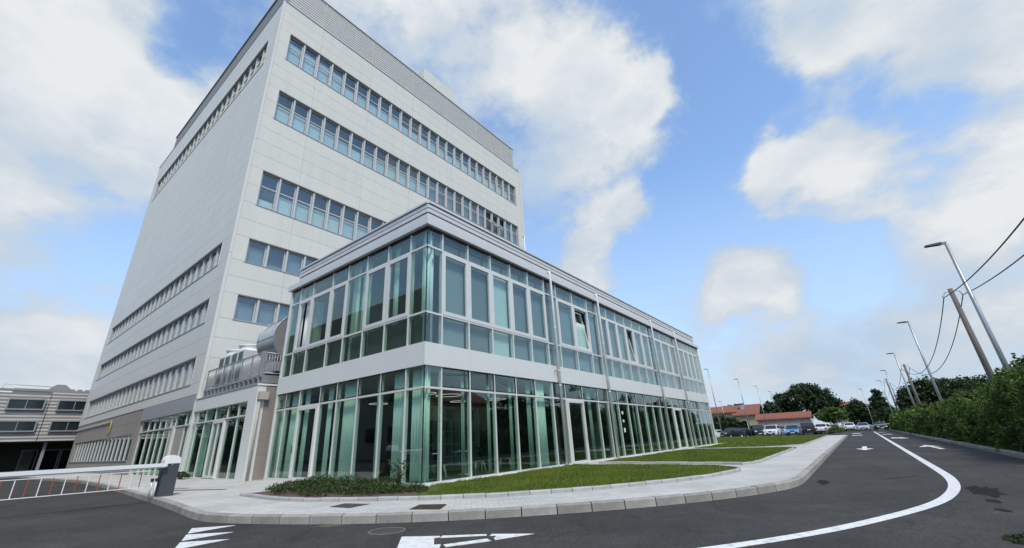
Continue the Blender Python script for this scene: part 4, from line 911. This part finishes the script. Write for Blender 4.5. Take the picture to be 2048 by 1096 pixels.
for k,(A,B) in enumerate(zip(HOOK,HOOK[1:])):
    for j in range(2):
        a, b = Vector(A[j]), Vector(B[j]); pts = []; sag = (1.15,1.7,1.6,1.4)[k]
        for i in range(41):
            u = i/40; p = a.lerp(b,u); p.z -= sag*4*u*(1-u)*(1 if j == 0 else 1.06); pts.append(p)
        tag(MB().tube(pts,.019,5).build('cable', CAB),'%s black overhead cable of the %s between wooden poles'%(('left','right')[j],nm[k]),'cable','overhead cables')

# ================================================================== vegetation
HEDGE = leafmat('hedge_leaves',(.030,.058,.012),(.095,.160,.025),(.24,.31,.06),.32)
DARKL = leafmat('dark_tree_leaves',(.014,.032,.010),(.034,.062,.018),(.07,.105,.03),.22)
MIDL = leafmat('mid_tree_leaves',(.020,.042,.012),(.045,.080,.020),(.085,.125,.035),.25)
LIGHTL = leafmat('light_tree_leaves',(.05,.10,.015),(.10,.17,.03),(.17,.24,.06),.3)
SHRL = leafmat('shrub_leaves',(.022,.042,.010),(.052,.084,.017),(.12,.15,.045),.25)
BARK = mat('bark',(.075,.06,.048),.9,var=.4,vscale=8)
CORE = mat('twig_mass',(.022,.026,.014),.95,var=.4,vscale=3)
def hedge():
    t = thing('hedge',(46,-14,-.13),'long dense green hedge along the right side of the road','hedge')
    cl = []; sizes = []; rad_ = []
    def top(x): return 1.80 + .20*math.sin(x*.9)+.16*math.sin(x*2.3+1)+.10*math.sin(x*5.1) + (.55*max(0,min(1,(16.2-x)/2.5))) 
    for (x0,x1,dens,rr,lf,per) in ((9.5,20,20,.20,.10,26),(20,36,10,.27,.16,20),(36,86,3.2,.42,.34,16)):
        n = int((x1-x0)*3.6*dens); pts = []
        for i in range(n):
            x = random.uniform(x0,x1); tz = top(x); s = random.random()
            if s < .60: z = random.uniform(.05,tz); y = -13.02-.30*(z/tz)**2+.26*math.sin(x*1.9+1.2*math.sin(z*2.2))*math.sin(z*2.6+x*.7)-abs(random.gauss(0,.10))
            else: y = random.uniform(-14.9,-13.1); z = tz-.12*abs(random.gauss(0,1))+(.18*random.random() if random.random()<.3 else 0)
            pts.append((x,y,z-.05))
        p = clump_points(pts, rr, per, .8); cl.append(p); sizes.append(np.full(len(p),lf))
    # shoots above and in front of the hedge
    for i in range(60):
        x = random.choice((random.uniform(12.2,17.0),random.uniform(12.2,34.0))); y = random.uniform(-14.6,-13.4); h = top(x); q = [(x+random.gauss(0,.04)+.1*k*.1,y+random.gauss(0,.04),h+k*.07) for k in range(random.randint(3,8))]
        p = clump_points(q,.07,5); cl.append(p); sizes.append(np.full(len(p),.11))
    P = np.concatenate(cl); Z = np.concatenate(sizes)
    link('foliage', leaf_mesh('foliage',P,Z,HEDGE), t)
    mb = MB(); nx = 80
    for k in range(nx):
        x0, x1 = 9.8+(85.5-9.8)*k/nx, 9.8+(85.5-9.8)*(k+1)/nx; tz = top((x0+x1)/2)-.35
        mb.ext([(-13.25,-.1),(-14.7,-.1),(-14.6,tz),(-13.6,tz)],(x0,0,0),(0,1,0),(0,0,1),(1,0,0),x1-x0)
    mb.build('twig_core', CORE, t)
hedge()
def tree(x, y, trunk_h, blobs, n, leaf, per, m, label, name='tree', clr=.9, trunk_r=.22, group=None):
    t = thing(name,(x,y,-.15),label,'tree',group)
    tb_ = MB().tube([(x,y,-.15),(x+.05,y,trunk_h*.5),(x,y+.05,trunk_h)],[trunk_r,trunk_r*.8,trunk_r*.6],8)
    for b in blobs[:6]: tb_.tube([(x,y,trunk_h*.8),((x+b[0])/2,(y+b[1])/2,(trunk_h+b[2])/2+.1),(b[0],b[1],b[2])],[trunk_r*.45,trunk_r*.3,trunk_r*.12],6)
    tb_.build('trunk', BARK, t)
    c = ellipsoid_clumps(blobs, n); P = clump_points(c, clr*(.6+.8*RNG.random(len(c))), per)
    nr = P - np.array([x,y,trunk_h+ .3]); nr /= np.linalg.norm(nr,axis=1)[:,None]
    link('crown', leaf_mesh('crown',P,leaf,m,nr), t); return t
tree(115,1.2,3.2,[(115,3.4,4.6,3.6,2.6,3.0),(114,.6,6.8,3.2,3.2,3.1),(116,-3.0,6.4,3.4,3.2,3.8),(115,-5.0,4.2,3.0,2.2,2.8),(116,-1,8.6,2.5,2.6,1.8),(115,5.0,3.2,2.4,1.6,2.2)],561,0.47,33,DARKL,'big dark green tree rising above the red roofed shed',clr=.95,trunk_r=.5)
tree(118,4.2,2.5,[(118,4.0,6.4,2.4,1.9,2.6),(118,3.0,4.0,2.2,2.0,2.2)],204,0.47,30,MIDL,'mid green tree at the left shoulder of the big tree',clr=.8,trunk_r=.3)
tree(110,8.0,1.8,[(110,8.8,3.2,2.2,2.2,2.2),(110,6.6,4.2,2.2,2.2,2.3),(110,10.4,2.6,1.8,1.4,1.8)],272,0.45,30,DARKL,'low dark tree between the house and the shed',clr=.7,trunk_r=.25)
tree(97,-5.4,1.5,[(97,-5.4,3.0,1.5,1.7,1.3),(97,-4.2,2.6,1.1,1.1,.9),(97,-6.7,2.8,1.1,1.0,1.0)],170,0.34,27,LIGHTL,'small light green tree in front of the big dark tree',clr=.5,trunk_r=.12)
tree(110,-9.7,1.6,[(110,-9.6,3.6,1.9,1.9,2.3),(110,-10.9,2.6,1.6,1.4,1.8),(110,-8.4,2.6,1.6,1.2,1.8)],255,0.43,30,DARKL,'round dark tree behind the parked cars near the road end',clr=.65,trunk_r=.25)
tree(128,-13.9,5,[(128,-13.9,3.4,2.0,2.0,1.0),(128,-13.7,5.0,1.7,1.6,.8),(128,-13.8,6.4,1.3,1.3,.7),(128,-13.9,7.7,.9,.9,.6),(128,-15,4.2,1.2,.9,.6)],221,0.47,27,DARKL,'grey green cedar with tiered branches far down the road','conifer_tree',clr=.6,trunk_r=.3)
tree(100,-13.6,1.4,[(100,-13.5,2.2,1.6,1.7,1.3),(100,-14.6,1.8,1.2,1.0,1.2)],136,0.36,27,MIDL,'low green tree at the end of the hedge',clr=.6,trunk_r=.15)
tree(68,-16.8,2.2,[(68,-15.4,3.2,1.8,1.6,2.2),(68,-16.8,4.2,2.0,1.9,2.0),(67,-18.2,3.6,2.0,1.6,2.2),(69,-14.7,2.4,1.4,1.0,1.7)],323,0.36,33,DARKL,'dark bushy tree behind the hedge between the lamp posts',clr=.65,trunk_r=.28)
tree(52,-18.3,2.2,[(52,-18.2,3.4,1.7,1.7,1.6),(52,-17.0,3.0,1.3,1.2,1.3)],187,0.29,30,MIDL,'loose topped tree behind the hedge left of the wooden pole',clr=.5,trunk_r=.2)
tree(46,-19.4,2.2,[(46,-18.9,3.0,1.6,1.5,1.3),(45,-20.2,3.2,1.6,1.5,1.4),(46,-17.5,2.6,1.4,1.1,1.2)],221,0.29,30,DARKL,'dark rounded tree behind the hedge next to the wooden pole',clr=.5,trunk_r=.2)
tree(94,13.2,1.2,[(94,13.6,2.6,1.4,1.6,1.3),(94,11.6,2.2,1.3,1.4,1.1)],153,0.34,27,MIDL,'green bush tree in front of the red roofed house',clr=.5,trunk_r=.12)
tree(125,16.5,4.6,[(125,16.2,6.4,1.8,2.0,.9),(125,18.4,6.2,1.6,1.6,.9),(125,13.8,6.3,1.4,1.2,.7)],153,0.45,21,DARKL,'thin dark tree top just above the house roof',clr=.5,trunk_r=.2)
# trees across the road, seen mirrored in the glass
for k,(x,y,h) in enumerate(((7,-33,5.0),(30,-31,6.5),(40,-29,5.2),(56,-30,7),(20,-38,7.5),(-6,-40,5.0))):
    tree(x,y,h*.35,[(x,y,h*.62,h*.36,h*.36,h*.34),(x+h*.22,y,h*.5,h*.25,h*.25,h*.26),(x-h*.22,y+.4,h*.48,h*.26,h*.25,h*.26)],119,0.56,24,DARKL,('spreading dark','tall dark','rounded dark','high dark','big dark','low dark')[k]+' garden tree across the road, mirrored in the glass wall',clr=.8,trunk_r=.25,group='garden trees across the road')
for k in range(15):
    x = 42+k*7.0; y = -30-2.5*((k*7)%3); h = 7.4+((k*5)%4)*.7
    tree(x,y,h*.3,[(x,y,h*.62,h*.42,h*.42,h*.36),(x+h*.28,y,h*.42,h*.32,h*.32,h*.34),(x-h*.25,y,h*.36,h*.3,h*.3,h*.32)],80,.7,16,DARKL,'dark tree of the row beyond the hedge, mirrored in the far glass panes',clr=.9,trunk_r=.2,group='row of trees beyond the hedge')
for k in range(5):  # unseen trees, added so that the entrance glass mirrors something dark
    x = -10.5-k*2.6; y = 50.5-((k*2)%3); h = 6.2+((k*3)%4)*.5
    tree(x,y,h*.25,[(x,y,h*.6,1.9,1.9,h*.4),(x,y,h*.3,1.8,1.8,h*.3)],70,.45,16,DARKL,'dark tree added out of view to darken the reflection in the entrance glazing',clr=.6,trunk_r=.15,group='unseen trees added to darken the entrance glazing')
# low box hedge and bushes
def bush(name, x, y, rx, ry, h, n, leaf, m, label, cat='shrub', group=None, per=14, clr=.12, zo=0.0):
    t = thing(name,(x,y,zo),label,cat,group)
    pts = []
    for i in range(n):
        a = random.random()*math.tau; r = math.sqrt(random.random()); z = h*(1-.55*r*r)*(.35+.65*random.random()**.6); pts.append((x+rx*r*math.cos(a), y+ry*r*math.sin(a), z))
    P = clump_points(pts, clr, per, .6); P[:,2] = np.maximum(P[:,2],.01)+zo
    link('foliage', leaf_mesh('foliage',P,leaf,m), t)
    mb = MB()
    for i in range(14 if cat == 'shrub' else 3):
        p = random.choice(pts) if cat == 'shrub' else (x+.02*i,y,zo+.05); mb.tube([(x+random.gauss(0,rx*.25),y+random.gauss(0,ry*.25),zo),((x+p[0])/2,(y+p[1])/2,p[2]*.6),p],[.012,.009,.004],5)
    mb.build('stems', BARK, t); return t
SH = [(-1.75,3.15,.75,.6,.30,'leftmost low spreading shrub in the bed below the glass wall'),(-1.95,2.1,.85,.7,.34,'second low shrub from the left in the bed'),(-1.3,2.75,.6,.7,.42,'shrub against the glass door side of the bed'),(-1.85,1.0,.8,.75,.32,'third low shrub from the left, spilling over the edging'),(-1.2,1.5,.65,.7,.40,'bushy low shrub in the middle of the bed'),(-1.55,.0,.7,.7,.30,'low shrub above the bare soil of the bed'),(-1.0,.5,.55,.65,.38,'shrub close to the glass in the right half of the bed'),(-1.1,-.65,.55,.55,.24,'rightmost low shrub ending at the lawn')]
for i,(x,y,rx,ry,h,l) in enumerate(SH): bush('shrub',x,y,rx,ry,h*.85,170,.042,SHRL,l,group='low shrubs in the planting bed',clr=.085)
sp = thing('climbing_sprig',(-.75,-.05,0),'taller loose sprig standing against the glass at the right of the bed','shrub')
q = []; mb = MB()
for k in range(9):
    a = random.uniform(-1,1); top_ = (-.75+random.uniform(-.15,.15),-.05+a*.42,random.uniform(.45,.78)); mb.tube([(-.75,-.05,.0),((-.75+top_[0])/2,(-.05+top_[1])/2+.05,top_[2]*.6),top_],[.009,.007,.003],5)
    for u in (.4,.5,.6,.7,.8,.9,1.0): q.append(((-.75)*(1-u)+top_[0]*u+random.gauss(0,.03),(-.05)*(1-u)+top_[1]*u+random.gauss(0,.03),top_[2]*u))
mb.build('stems', BARK, sp); link('foliage', leaf_mesh('foliage',clump_points(q,.05,7),.045,SHRL), sp)
bush('shrub',65,-6.5,1.6,.95,.85,120,.16,LIGHTL,'rounded bright green bush at the end of the pavement',per=14,clr=.22)
bush('shrub',-.85,15.6,.25,.75,.32,60,.07,SHRL,'small green shrub at the foot of the annex glazing',clr=.08)
bush('weed_tuft',-.85,-10.2,.22,.16,.05,70,.022,SHRL,'small weed tuft at the lower right edge of the road','weed',clr=.04,zo=-.13)
hw = thing('garden_hedge',(92,11.6,-.13),'clipped dark hedge wall behind the cars below the house','hedge')
P = np.stack([91.6+.3*RNG.random(2600),8.7+6.2*RNG.random(2600),-.1+2.5*RNG.random(2600)],1); link('foliage', leaf_mesh('foliage',P,.30,DARKL), hw); MB().box(91.8,92.6,8.8,14.8,-.1,2.3).build('twig_core', CORE, hw)

# ================================================================== houses and shed beyond
TILE = mat('terracotta_tiles',(.30,.115,.075),.85,0,var=.35,vscale=3,bump=.4,bscale=12)
RENDER = mat('yellow_render',(.46,.40,.26),.9,var=.1,vscale=1); RENDG = mat('grey_render',(.42,.41,.39),.9,var=.15,vscale=1); BRICKW = mat('pale_block_wall',(.46,.42,.37),.9,var=.25,vscale=3)
PANEH = glass('house_glass',(.25,.28,.30),.06)
def gable(name, x0, x1, y0, y1, ze, zr, label, wall, axis='y', wins=(), over=.5, chim=None):
    t = thing(name,((x0+x1)/2,(y0+y1)/2,-.15),label,'house' if 'house' in name else 'shed')
    MB().box(x0,x1,y0,y1,-.2,ze).build('wall', wall, t)
    if axis == 'y':
        xm = (x0+x1)/2; r = MB().ext([(x0-over,ze-.1),(xm,zr-.1),(x1+over,ze-.1),(x1+over,ze+.1),(xm,zr+.12),(x0-over,ze+.1)],(0,y0-over,0),(1,0,0),(0,0,1),(0,1,0),y1-y0+2*over).build('roof', TILE, t)
        fixn(r); g = MB().ext([(x0,ze),(xm,zr-.12),(x1,ze)],(0,y0,0),(1,0,0),(0,0,1),(0,1,0),y1-y0).build('gable', wall, t); fixn(g)
    else:
        ym = (y0+y1)/2; r = MB().ext([(y0-over,ze-.1),(ym,zr-.1),(y1+over,ze-.1),(y1+over,ze+.1),(ym,zr+.12),(y0-over,ze+.1)],(x0-over,0,0),(0,1,0),(0,0,1),(1,0,0),x1-x0+2*over).build('roof', TILE, t)
        fixn(r); g = MB().ext([(y0,ze),(ym,zr-.12),(y1,ze)],(x0,0,0),(0,1,0),(0,0,1),(1,0,0),x1-x0).build('gable', wall, t); fixn(g)
    n = int((y1-y0+2*over)/.45) if axis=='y' else 0
    for k in range(n):   # tile courses standing proud on the roof slope that faces the road
        y = y0-over+.2+k*.45; xm = (x0+x1)/2
        MB().tube([(x0-over,y,ze+.13),(xm,y,zr+.14)],.05,5).build('tile_row', TILE, r)
    for (face,a,z,w,h) in wins:
        if face == 'x0': f = MB().box(x0-.05,x0-.005,a-.06,a+w+.06,z-.06,z+h+.06).build('window', WHITE, t); MB().box(x0-.07,x0-.052,a,a+w,z,z+h).build('pane', PANEH, f)
        else: f = MB().box(a-.06,a+w+.06,y1+.005,y1+.05,z-.06,z+h+.06).build('window', WHITE, t); MB().box(a,a+w,y1+.052,y1+.07,z,z+h).build('pane', PANEH, f)
    if chim: MB().box(chim[0]-.35,chim[0]+.35,chim[1]-.35,chim[1]+.35,chim[2],chim[3]).build('chimney', RENDG, r); MB().box(chim[0]-.45,chim[0]+.45,chim[1]-.45,chim[1]+.45,chim[3],chim[3]+.15).build('chimney_cap', TILE, r)
    return t
gable('house',106,116,12.9,21,4.75,6.3,'yellow house with a long terracotta roof behind the car park, left part',RENDER,wins=(('x0',15,2.6,1.2,1.3),('x0',18,2.6,1.2,1.3)))
gable('house',105,114,8.2,12.7,3.95,6.25,'lower terracotta roofed house wing with a chimney and an arched porch',RENDER,wins=(('x0',10.6,1.2,1.0,1.6),),chim=(107.5,11.3,5.0,6.5))
gable('shed',98,103,-1.75,7.4,2.62,3.75,'long low block shed with a terracotta roof behind the parked cars',BRICKW,wins=(),over=.35)
gable('house',126,134,-10.5,-5.6,4.6,6.1,'grey house with terracotta roof seen between the dark trees',RENDG,wins=(('x0',-7.4,2.6,.9,1.2),))
# houses across the road (seen in the glass)
gable('house',9,21,-37,-27,4.2,6.6,'broad gabled house across the road, mirrored in the near glass panes',RENDG,'x',wins=(('y1',11,1.2,1.2,1.4),('y1',15,1.2,1.2,1.4)))
gable('house',25,33,-34,-26,5.2,7.4,'two storey gabled house across the road, mirrored behind the glass door',RENDER,'x',wins=(('y1',26,3.2,1.0,1.3),('y1',29.5,3.2,1.0,1.3)))
# neighbour block on the left, mirrored in the left glass face
NB = thing('office_block',(-30,20,0),'brown office block across the yard, mirrored in the left glass face','building')
MB().box(-36,-27,-4,14,-.2,10.5).build('wall', STONE, NB); MB().box(-30,-17,14.2,48,-.2,15.0).build('wall', mat('block_render',(.34,.31,.26),.9), NB); MB().box(-36.2,-26.7,-4.2,14.2,10.5,10.8).build('roof_edge', GREY, NB)
for k in range(8):
    for z in (1.2,4.6,8.0):
        if k < 5: f = MB().box(-27.01,-26.95,-2.6+k*3.3,-.8+k*3.3,z,z+1.5).build('window', GREY, NB); MB().box(-26.96,-26.93,-2.5+k*3.3,-.9+k*3.3,z+.1,z+1.4).build('pane', PANEH, f)
        f = MB().box(-17.01,-16.95,15.5+k*3.4,17.5+k*3.4,z,z+1.5).build('window', GREY, NB); MB().box(-16.96,-16.93,15.6+k*3.4,17.4+k*3.4,z+.1,z+1.4).build('pane', PANEH, f)
# corrugated building behind the tower
CORR = mat('corrugated_cladding',(.50,.49,.48),.55,.1,var=.35,vscale=1.2,stretch=(.6,1,9))
CB = thing('corrugated_building',(-3,56,0),'grey building with wavy metal cladding and dark ground floor behind the tower','building')
MB().box(-62,14,56.5,70,2.95,7.5).build('wall', GREY, CB)
def corr(x0, x1, z0, z1):
    per = .33; n = int((z1-z0)/per*8); vs=[]
    for i in range(n+1):
        z = z0+(z1-z0)*i/n; y = 56.05-.022*(1+math.cos((z-z0)/per*math.tau))
        vs += [(x0,y,z),(x1,y,z)]
    o = MB().add(vs,[(2*i,2*i+1,2*i+3,2*i+2) for i in range(n)],True)
    o.add([(x0,56.0,z0),(x1,56.0,z0),(x1,56.4,z0),(x0,56.4,z0)],[(0,3,2,1)]); o.build('cladding_sheet', CORR, CB)
corr(-60,-40,2.93,7.55); corr(-39.95,-25,2.93,7.55); corr(-24.95,-8.2,2.93,7.55); corr(-8.15,-2.43,2.93,7.55); corr(-2.37,4.0,2.93,7.75); corr(4.05,14,2.93,7.75)
for (x0,z0,w) in ((-5.25,6.0,2.45),(-1.68,5.97,2.45),(-5.4,3.9,2.5),(-1.72,3.9,2.45),(-9.0,6.0,2.4),(-9,3.9,2.4)):
    f = frame('window', ALUD, 'R', x0-.12, x0+w+.12, z0-.1, z0+1.0, .12, .1, .2, CB, (0,56.0)); fb(MB(),'R',x0,x0+w,.10,.13,z0+.02,z0+.88,(0,56.0)).build('pane', mat('dark_window',(.02,.03,.035),.08), f); fb(MB(),'R',x0+w/2-.03,x0+w/2+.03,.13,.16,z0+.02,z0+.88,(0,56)).build('bar', GREY, f)
MB().box(-60,14,56.05,56.6,7.76,7.95).build('roof_edge', GREY, CB)
MB().box(-5.2,-2.6,57,59,7.5,8.1).build('roof_plant', GALV, CB); MB().ext([(-2.9,7.7),(-.6,7.7),(-.9,8.3),(-1.4,8.75),(-2.1,8.75),(-2.6,8.3)],(0,58,0),(1,0,0),(0,0,1),(0,1,0),2).build('roof_cowl', GREY, CB)
MB().tube([(-6,57,7.9),(-6,57,8.45),(-2.4,57,8.35)],.03,6).build('roof_rail', GALV, CB); 
for k in range(9): MB().box(-2.3+k*.6,-1.95+k*.6,56.2,56.9,7.96,8.12).build('ridge_tile', GREY, CB)
MB().box(-60,14,59.5,59.6,-.13,2.95).build('recessed_wall', mat('dark_green_wall',(.05,.055,.04),.9,var=.3,vscale=1), CB); MB().box(-60,14,56.1,59.6,2.85,2.94).build('soffit', DARK, CB)
for (x0,x1) in ((-2.9,-1.7),(-1.5,.0),(.1,1.0)):
    d = frame('door', GREY, 'R', x0, x1, -.1, 2.15, .08, 0, .08, CB, (0,59.4)); fb(MB(),'R',x0+.08,x1-.08,.02,.04,0,2.05,(0,59.4)).build('pane', PANEH, d)
for x in (-9,-1.6,6): MB().box(x-.12,x+.12,56.6,56.85,-.13,2.95).build('column', GREY, CB)

# ================================================================== cars
CARG = mat('car_glass',(.02,.026,.03),.06,0,spec=.8); CHROME = mat('chrome',(.7,.7,.7),.2,1.0); LAMP = mat('headlamp',(.75,.77,.78),.15); TAIL = mat('tail_lamp',(.35,.02,.02),.2); PLATE = mat('number_plate',(.75,.75,.73),.5); TRIM = mat('car_trim',(.02,.02,.02),.6)
def paintm(n, c): return mat('car_paint_'+n, c, .28, .15, spec=.6)
TY = MB().tube([(0,-.10,0),(0,.10,0)],.32,16).mesh('tyre',RUBBER); RI = MB().lathe([(0,.0),(.20,.0),(.215,.02)],(0,0,0),12).mesh('rim',CHROME)
STY = { # z and x of the outline, front to rear, with half width; style gives roof line
 'suv':  dict(L=4.1,W=.88,H=1.58,hood=.98,ws=.30,roof=(.42,.86),tail=.95,belt=.98),
 'hatch':dict(L=3.9,W=.84,H=1.46,hood=.90,ws=.28,roof=(.42,.84),tail=.94,belt=.92),
 'sedan':dict(L=4.3,W=.86,H=1.42,hood=.88,ws=.28,roof=(.42,.74),tail=.90,belt=.90),
 'van':  dict(L=4.3,W=.90,H=1.80,hood=1.06,ws=.20,roof=(.32,.95),tail=.985,belt=1.05)}
CM = {}
def car_meshes(st):
    if st in CM: return CM[st]
    p = STY[st]; L_, Wd, H, hd, bz = p['L'], p['W'], p['H'], p['hood'], p['belt']
    X = lambda u: L_*(.5-u)
    o = [(0.0,.30,.80),(0.0,.55,.86),(.025,hd-.20,.90),(.08,hd-.08,.94),(p['ws'],hd+.02,1.0),(p['roof'][0],H-.03,.80),((p['roof'][0]+p['roof'][1])/2,H,.80),(p['roof'][1],H-.05,.78),(p['tail'],bz+.03,.95),(.99,bz-.12,.92),(1.0,.55,.90),(.99,.30,.84)]
    b = MB(); n = len(o); 
    vs = [(X(u), Wd*w, z) for u,z,w in o]+[(X(u),-Wd*w, z) for u,z,w in o]
    b.add(vs,[(i,i+1,n+i+1,n+i) for i in range(n-1)],True)
    # sides: outline to belt line to sill
    for s in (1,-1):
        q = [(X(u), s*Wd*w, z) for u,z,w in o]; bl = [(X(u), s*Wd*(1.0 if .1<u<.95 else .95), min(z,.62)) for u,z,w in o]; sl_ = [(X(u), s*Wd*(.97 if .05<u<.97 else .85), .24) for u,z,w in o]
        b.add(q+bl+sl_, [((i,n+i,n+i+1,i+1) if s>0 else (i,i+1,n+i+1,n+i)) for i in range(n-1)]+[((n+i,2*n+i,2*n+i+1,n+i+1) if s>0 else (n+i,n+i+1,2*n+i+1,2*n+i)) for i in range(n-1)],True)
    b.add([(X(.0),Wd*.84,.24),(X(.0),-Wd*.84,.24),(X(1),-Wd*.84,.24),(X(1),Wd*.84,.24)],[(0,1,2,3)])
    def lerp(a,c,t): return tuple(a[i]+(c[i]-a[i])*t for i in range(3))
    def quad(i,j,t0,t1,sh,off):
        A,B = o[i],o[j]; a = lerp(A,B,t0); c = lerp(A,B,t1)
        nx = (c[1]-a[1]); dz = (a[0]-c[0])*L_*-1; 
        P = [(X(a[0]),Wd*a[2]*sh,a[1]),(X(a[0]),-Wd*a[2]*sh,a[1]),(X(c[0]),-Wd*c[2]*sh,c[1]),(X(c[0]),Wd*c[2]*sh,c[1])]
        N_ = (Vector(P[1])-Vector(P[0])).cross(Vector(P[2])-Vector(P[0])).normalized()
        if N_.z < 0: N_ = -N_
        return MB().add([Vector(v)+N_*off for v in P]+[Vector(v)+N_*(off-.015) for v in P],[(0,1,2,3),(0,4,5,1),(1,5,6,2),(2,6,7,3),(3,7,4,0)])
    ws = quad(4,5,.06,.95,.90,.012).mesh('windscreen',CARG); rw = quad(7,8,.08,.80,.88,.012).mesh('rear_window',CARG)
    def side(s):
        A,B,C,D = o[4],o[5],o[7],o[8]; zb = bz+.02
        f = lambda P,Q,t: (P[0]+(Q[0]-P[0])*t, P[1]+(Q[1]-P[1])*t)
        p1 = f(A,B,.10); p2 = f(A,B,.88); p3 = f(C,D,.10); p4 = f(C,D,.85)
        def pt(u,z,e):
            t = max(0,min(1,(z-.62)/(H-.62))); w = 1.0-.20*t; return (X(u), s*(Wd*w+e), z)
        P = [pt(p1[0]+.04,max(p1[1],zb),.01),pt(p2[0]+.015,p2[1]-.02,.01),pt(p3[0]-.01,p3[1]-.01,.01),pt(p4[0]-.02,max(p4[1],zb+.05),.01)]
        Q = [(x,y-s*.03,z) for x,y,z in P]; m = MB().add(P+Q,[(0,1,2,3),(0,4,5,1),(1,5,6,2),(2,6,7,3),(3,7,4,0)]); return m.mesh('side_window',CARG)
    CM[st] = (b, ws, rw, side(1), side(-1), o); return CM[st]
def car(x, y, rz, st, pm, label, sc=.9):
    t = thing('parked_car',(x,y,-.13),label,'car','cars in the car park',rz,True); t.scale = (sc,sc,sc)
    b, ws, rw, s1, s2, o = car_meshes(st); p = STY[st]; L_, Wd = p['L'], p['W']
    bo_ = inst('body', b.mesh('body', pm), (0,0,0), t); bm = bmesh.new(); bm.from_mesh(bo_.data); bmesh.ops.remove_doubles(bm, verts=bm.verts, dist=.002); bmesh.ops.recalc_face_normals(bm, faces=bm.faces); bm.to_mesh(bo_.data); bm.free()
    bv = bo_.modifiers.new('bevel','BEVEL'); bv.width=.035; bv.segments=2; bv.limit_method='ANGLE'; bv.angle_limit=rad(25)
    for n_,m_ in (('windscreen',ws),('rear_window',rw),('side_window',s1),('side_window',s2)): inst(n_, m_, (0,0,0), t)
    for sx in (.31,-.30):
        for sy in (1,-1):
            w = inst('wheel', TY, (L_*sx, sy*(Wd-.09), .32), t); r_ = bpy.data.objects.new('rim', RI); COL.objects.link(r_); r_.parent = w; r_.location = (0,sy*.105,0); r_.rotation_euler.x = -sy*math.pi/2
            MB().tube([(L_*sx, sy*(Wd*.93),.34),(L_*sx, sy*(Wd*.995),.34)],.37,16).build('wheel_arch', TRIM, t)
    for sy in (1,-1):
        MB().obox((L_*.5-.05,sy*Wd*.64,p['hood']-.25),(.05,0,0),(0,.17,0),(.0,0,.075)).build('headlight', LAMP, t)
        MB().obox((-L_*.5+.03,sy*Wd*.72,p['belt']-.16),(.05,0,0),(0,.13,0),(0,0,.12)).build('tail_light', TAIL, t)
        MB().obox((L_*(.5-p['ws'])-.35,sy*(Wd+.08),p['belt']+.06),(.05,0,0),(0,.09,0),(0,0,.06)).build('mirror', pm, t)
    MB().obox((L_*.5-.012,0,.42),(.03,0,0),(0,Wd*.62,0),(0,0,.10)).build('lower_grille', TRIM, t); MB().obox((L_*.5-.02,0,p['hood']-.27),(.03,0,0),(0,.22,0),(0,0,.05)).build('grille', TRIM, t)
    MB().obox((L_*.5+.022,0,.44),(.006,0,0),(0,.25,0),(0,0,.055)).build('number_plate', PLATE, t); MB().obox((-L_*.5-.012,0,.72),(.006,0,0),(0,.25,0),(0,0,.055)).build('number_plate', PLATE, t)
    MB().obox((-L_*.5+.02,0,.40),(.035,0,0),(0,Wd*.8,0),(0,0,.12)).build('rear_bumper', TRIM, t)
PW, PB, PK, PL, PG, PDB = paintm('white',(.74,.75,.75)), paintm('blue',(.06,.22,.42)), paintm('black',(.012,.013,.015)), paintm('pale_blue',(.42,.52,.66)), paintm('grey',(.18,.19,.2)), paintm('dark_blue',(.02,.035,.06))
F = math.pi
car(67.6,1.05,F-.02,'suv',PW,'white crossover parked nose to the lawn, left of the blue car',.98)
car(68.2,-1.45,F+.03,'hatch',PB,'bright blue hatchback parked nose to the lawn',.98)
car(72.5,3.7,F+.3,'van',PK,'black boxy van behind the lamp post on the lawn edge',.95)
car(67.5,6.55,F-.5,'suv',PK,'black off-road car half hidden by the glass building end',.9)
car(71.5,5.7,F-.1,'hatch',PDB,'dark blue hatchback between the black cars',.9)
car(66.0,8.6,F-.3,'hatch',PW,'white car just showing beside the end of the glass building',.85)
car(77,-.3,F,'hatch',PW,'white car behind the gap between the white and blue cars',.95)
car(74,-2.75,.15,'van',PK,'black tall car parked tail towards the lawn, right of the blue car',.95)
car(78,-4.4,F+.2,'hatch',PG,'grey car behind the black tall car',.9)
car(74,-4.75,-.12,'suv',PW,'white crossover seen from behind, left of the round bush',.92)
car(84,-5.7,F,'hatch',PW,'white car behind the round green bush',.9)
car(95,-7.55,.0,'suv',PW,'white crossover seen from behind at the road end',.92)
car(95,-9.45,F,'sedan',PL,'pale blue saloon facing the road end',.95)
car(95,-11.75,F+.1,'sedan',PK,'black saloon facing the road end beside the hedge',.95)
car(88,2.0,F,'hatch',PG,'grey car in the second row before the shed',.95); car(88,4.6,F,'suv',PDB,'dark blue car in the second row before the shed',.95); car(106,-7.0,.2,'hatch',PW,'small white car far behind the crossover at the road end',.95)
car(86,-2.2,F,'hatch',PDB,'dark car in the second row behind the black tall car',.95)
ch = thing('chain_barrier',(92,-11,0),'thin cable strung across the road end in front of the parked cars','barrier')
MB().tube([(91.5,-6.4,.55),(91.3,-9,.62),(91.3,-12,.78),(91,-14,.95)],.035,5).build('cable', WHITE, ch); MB().tube([(91.5,-6.4,-.13),(91.5,-6.4,.6)],.05,6).build('post', GALV, ch)
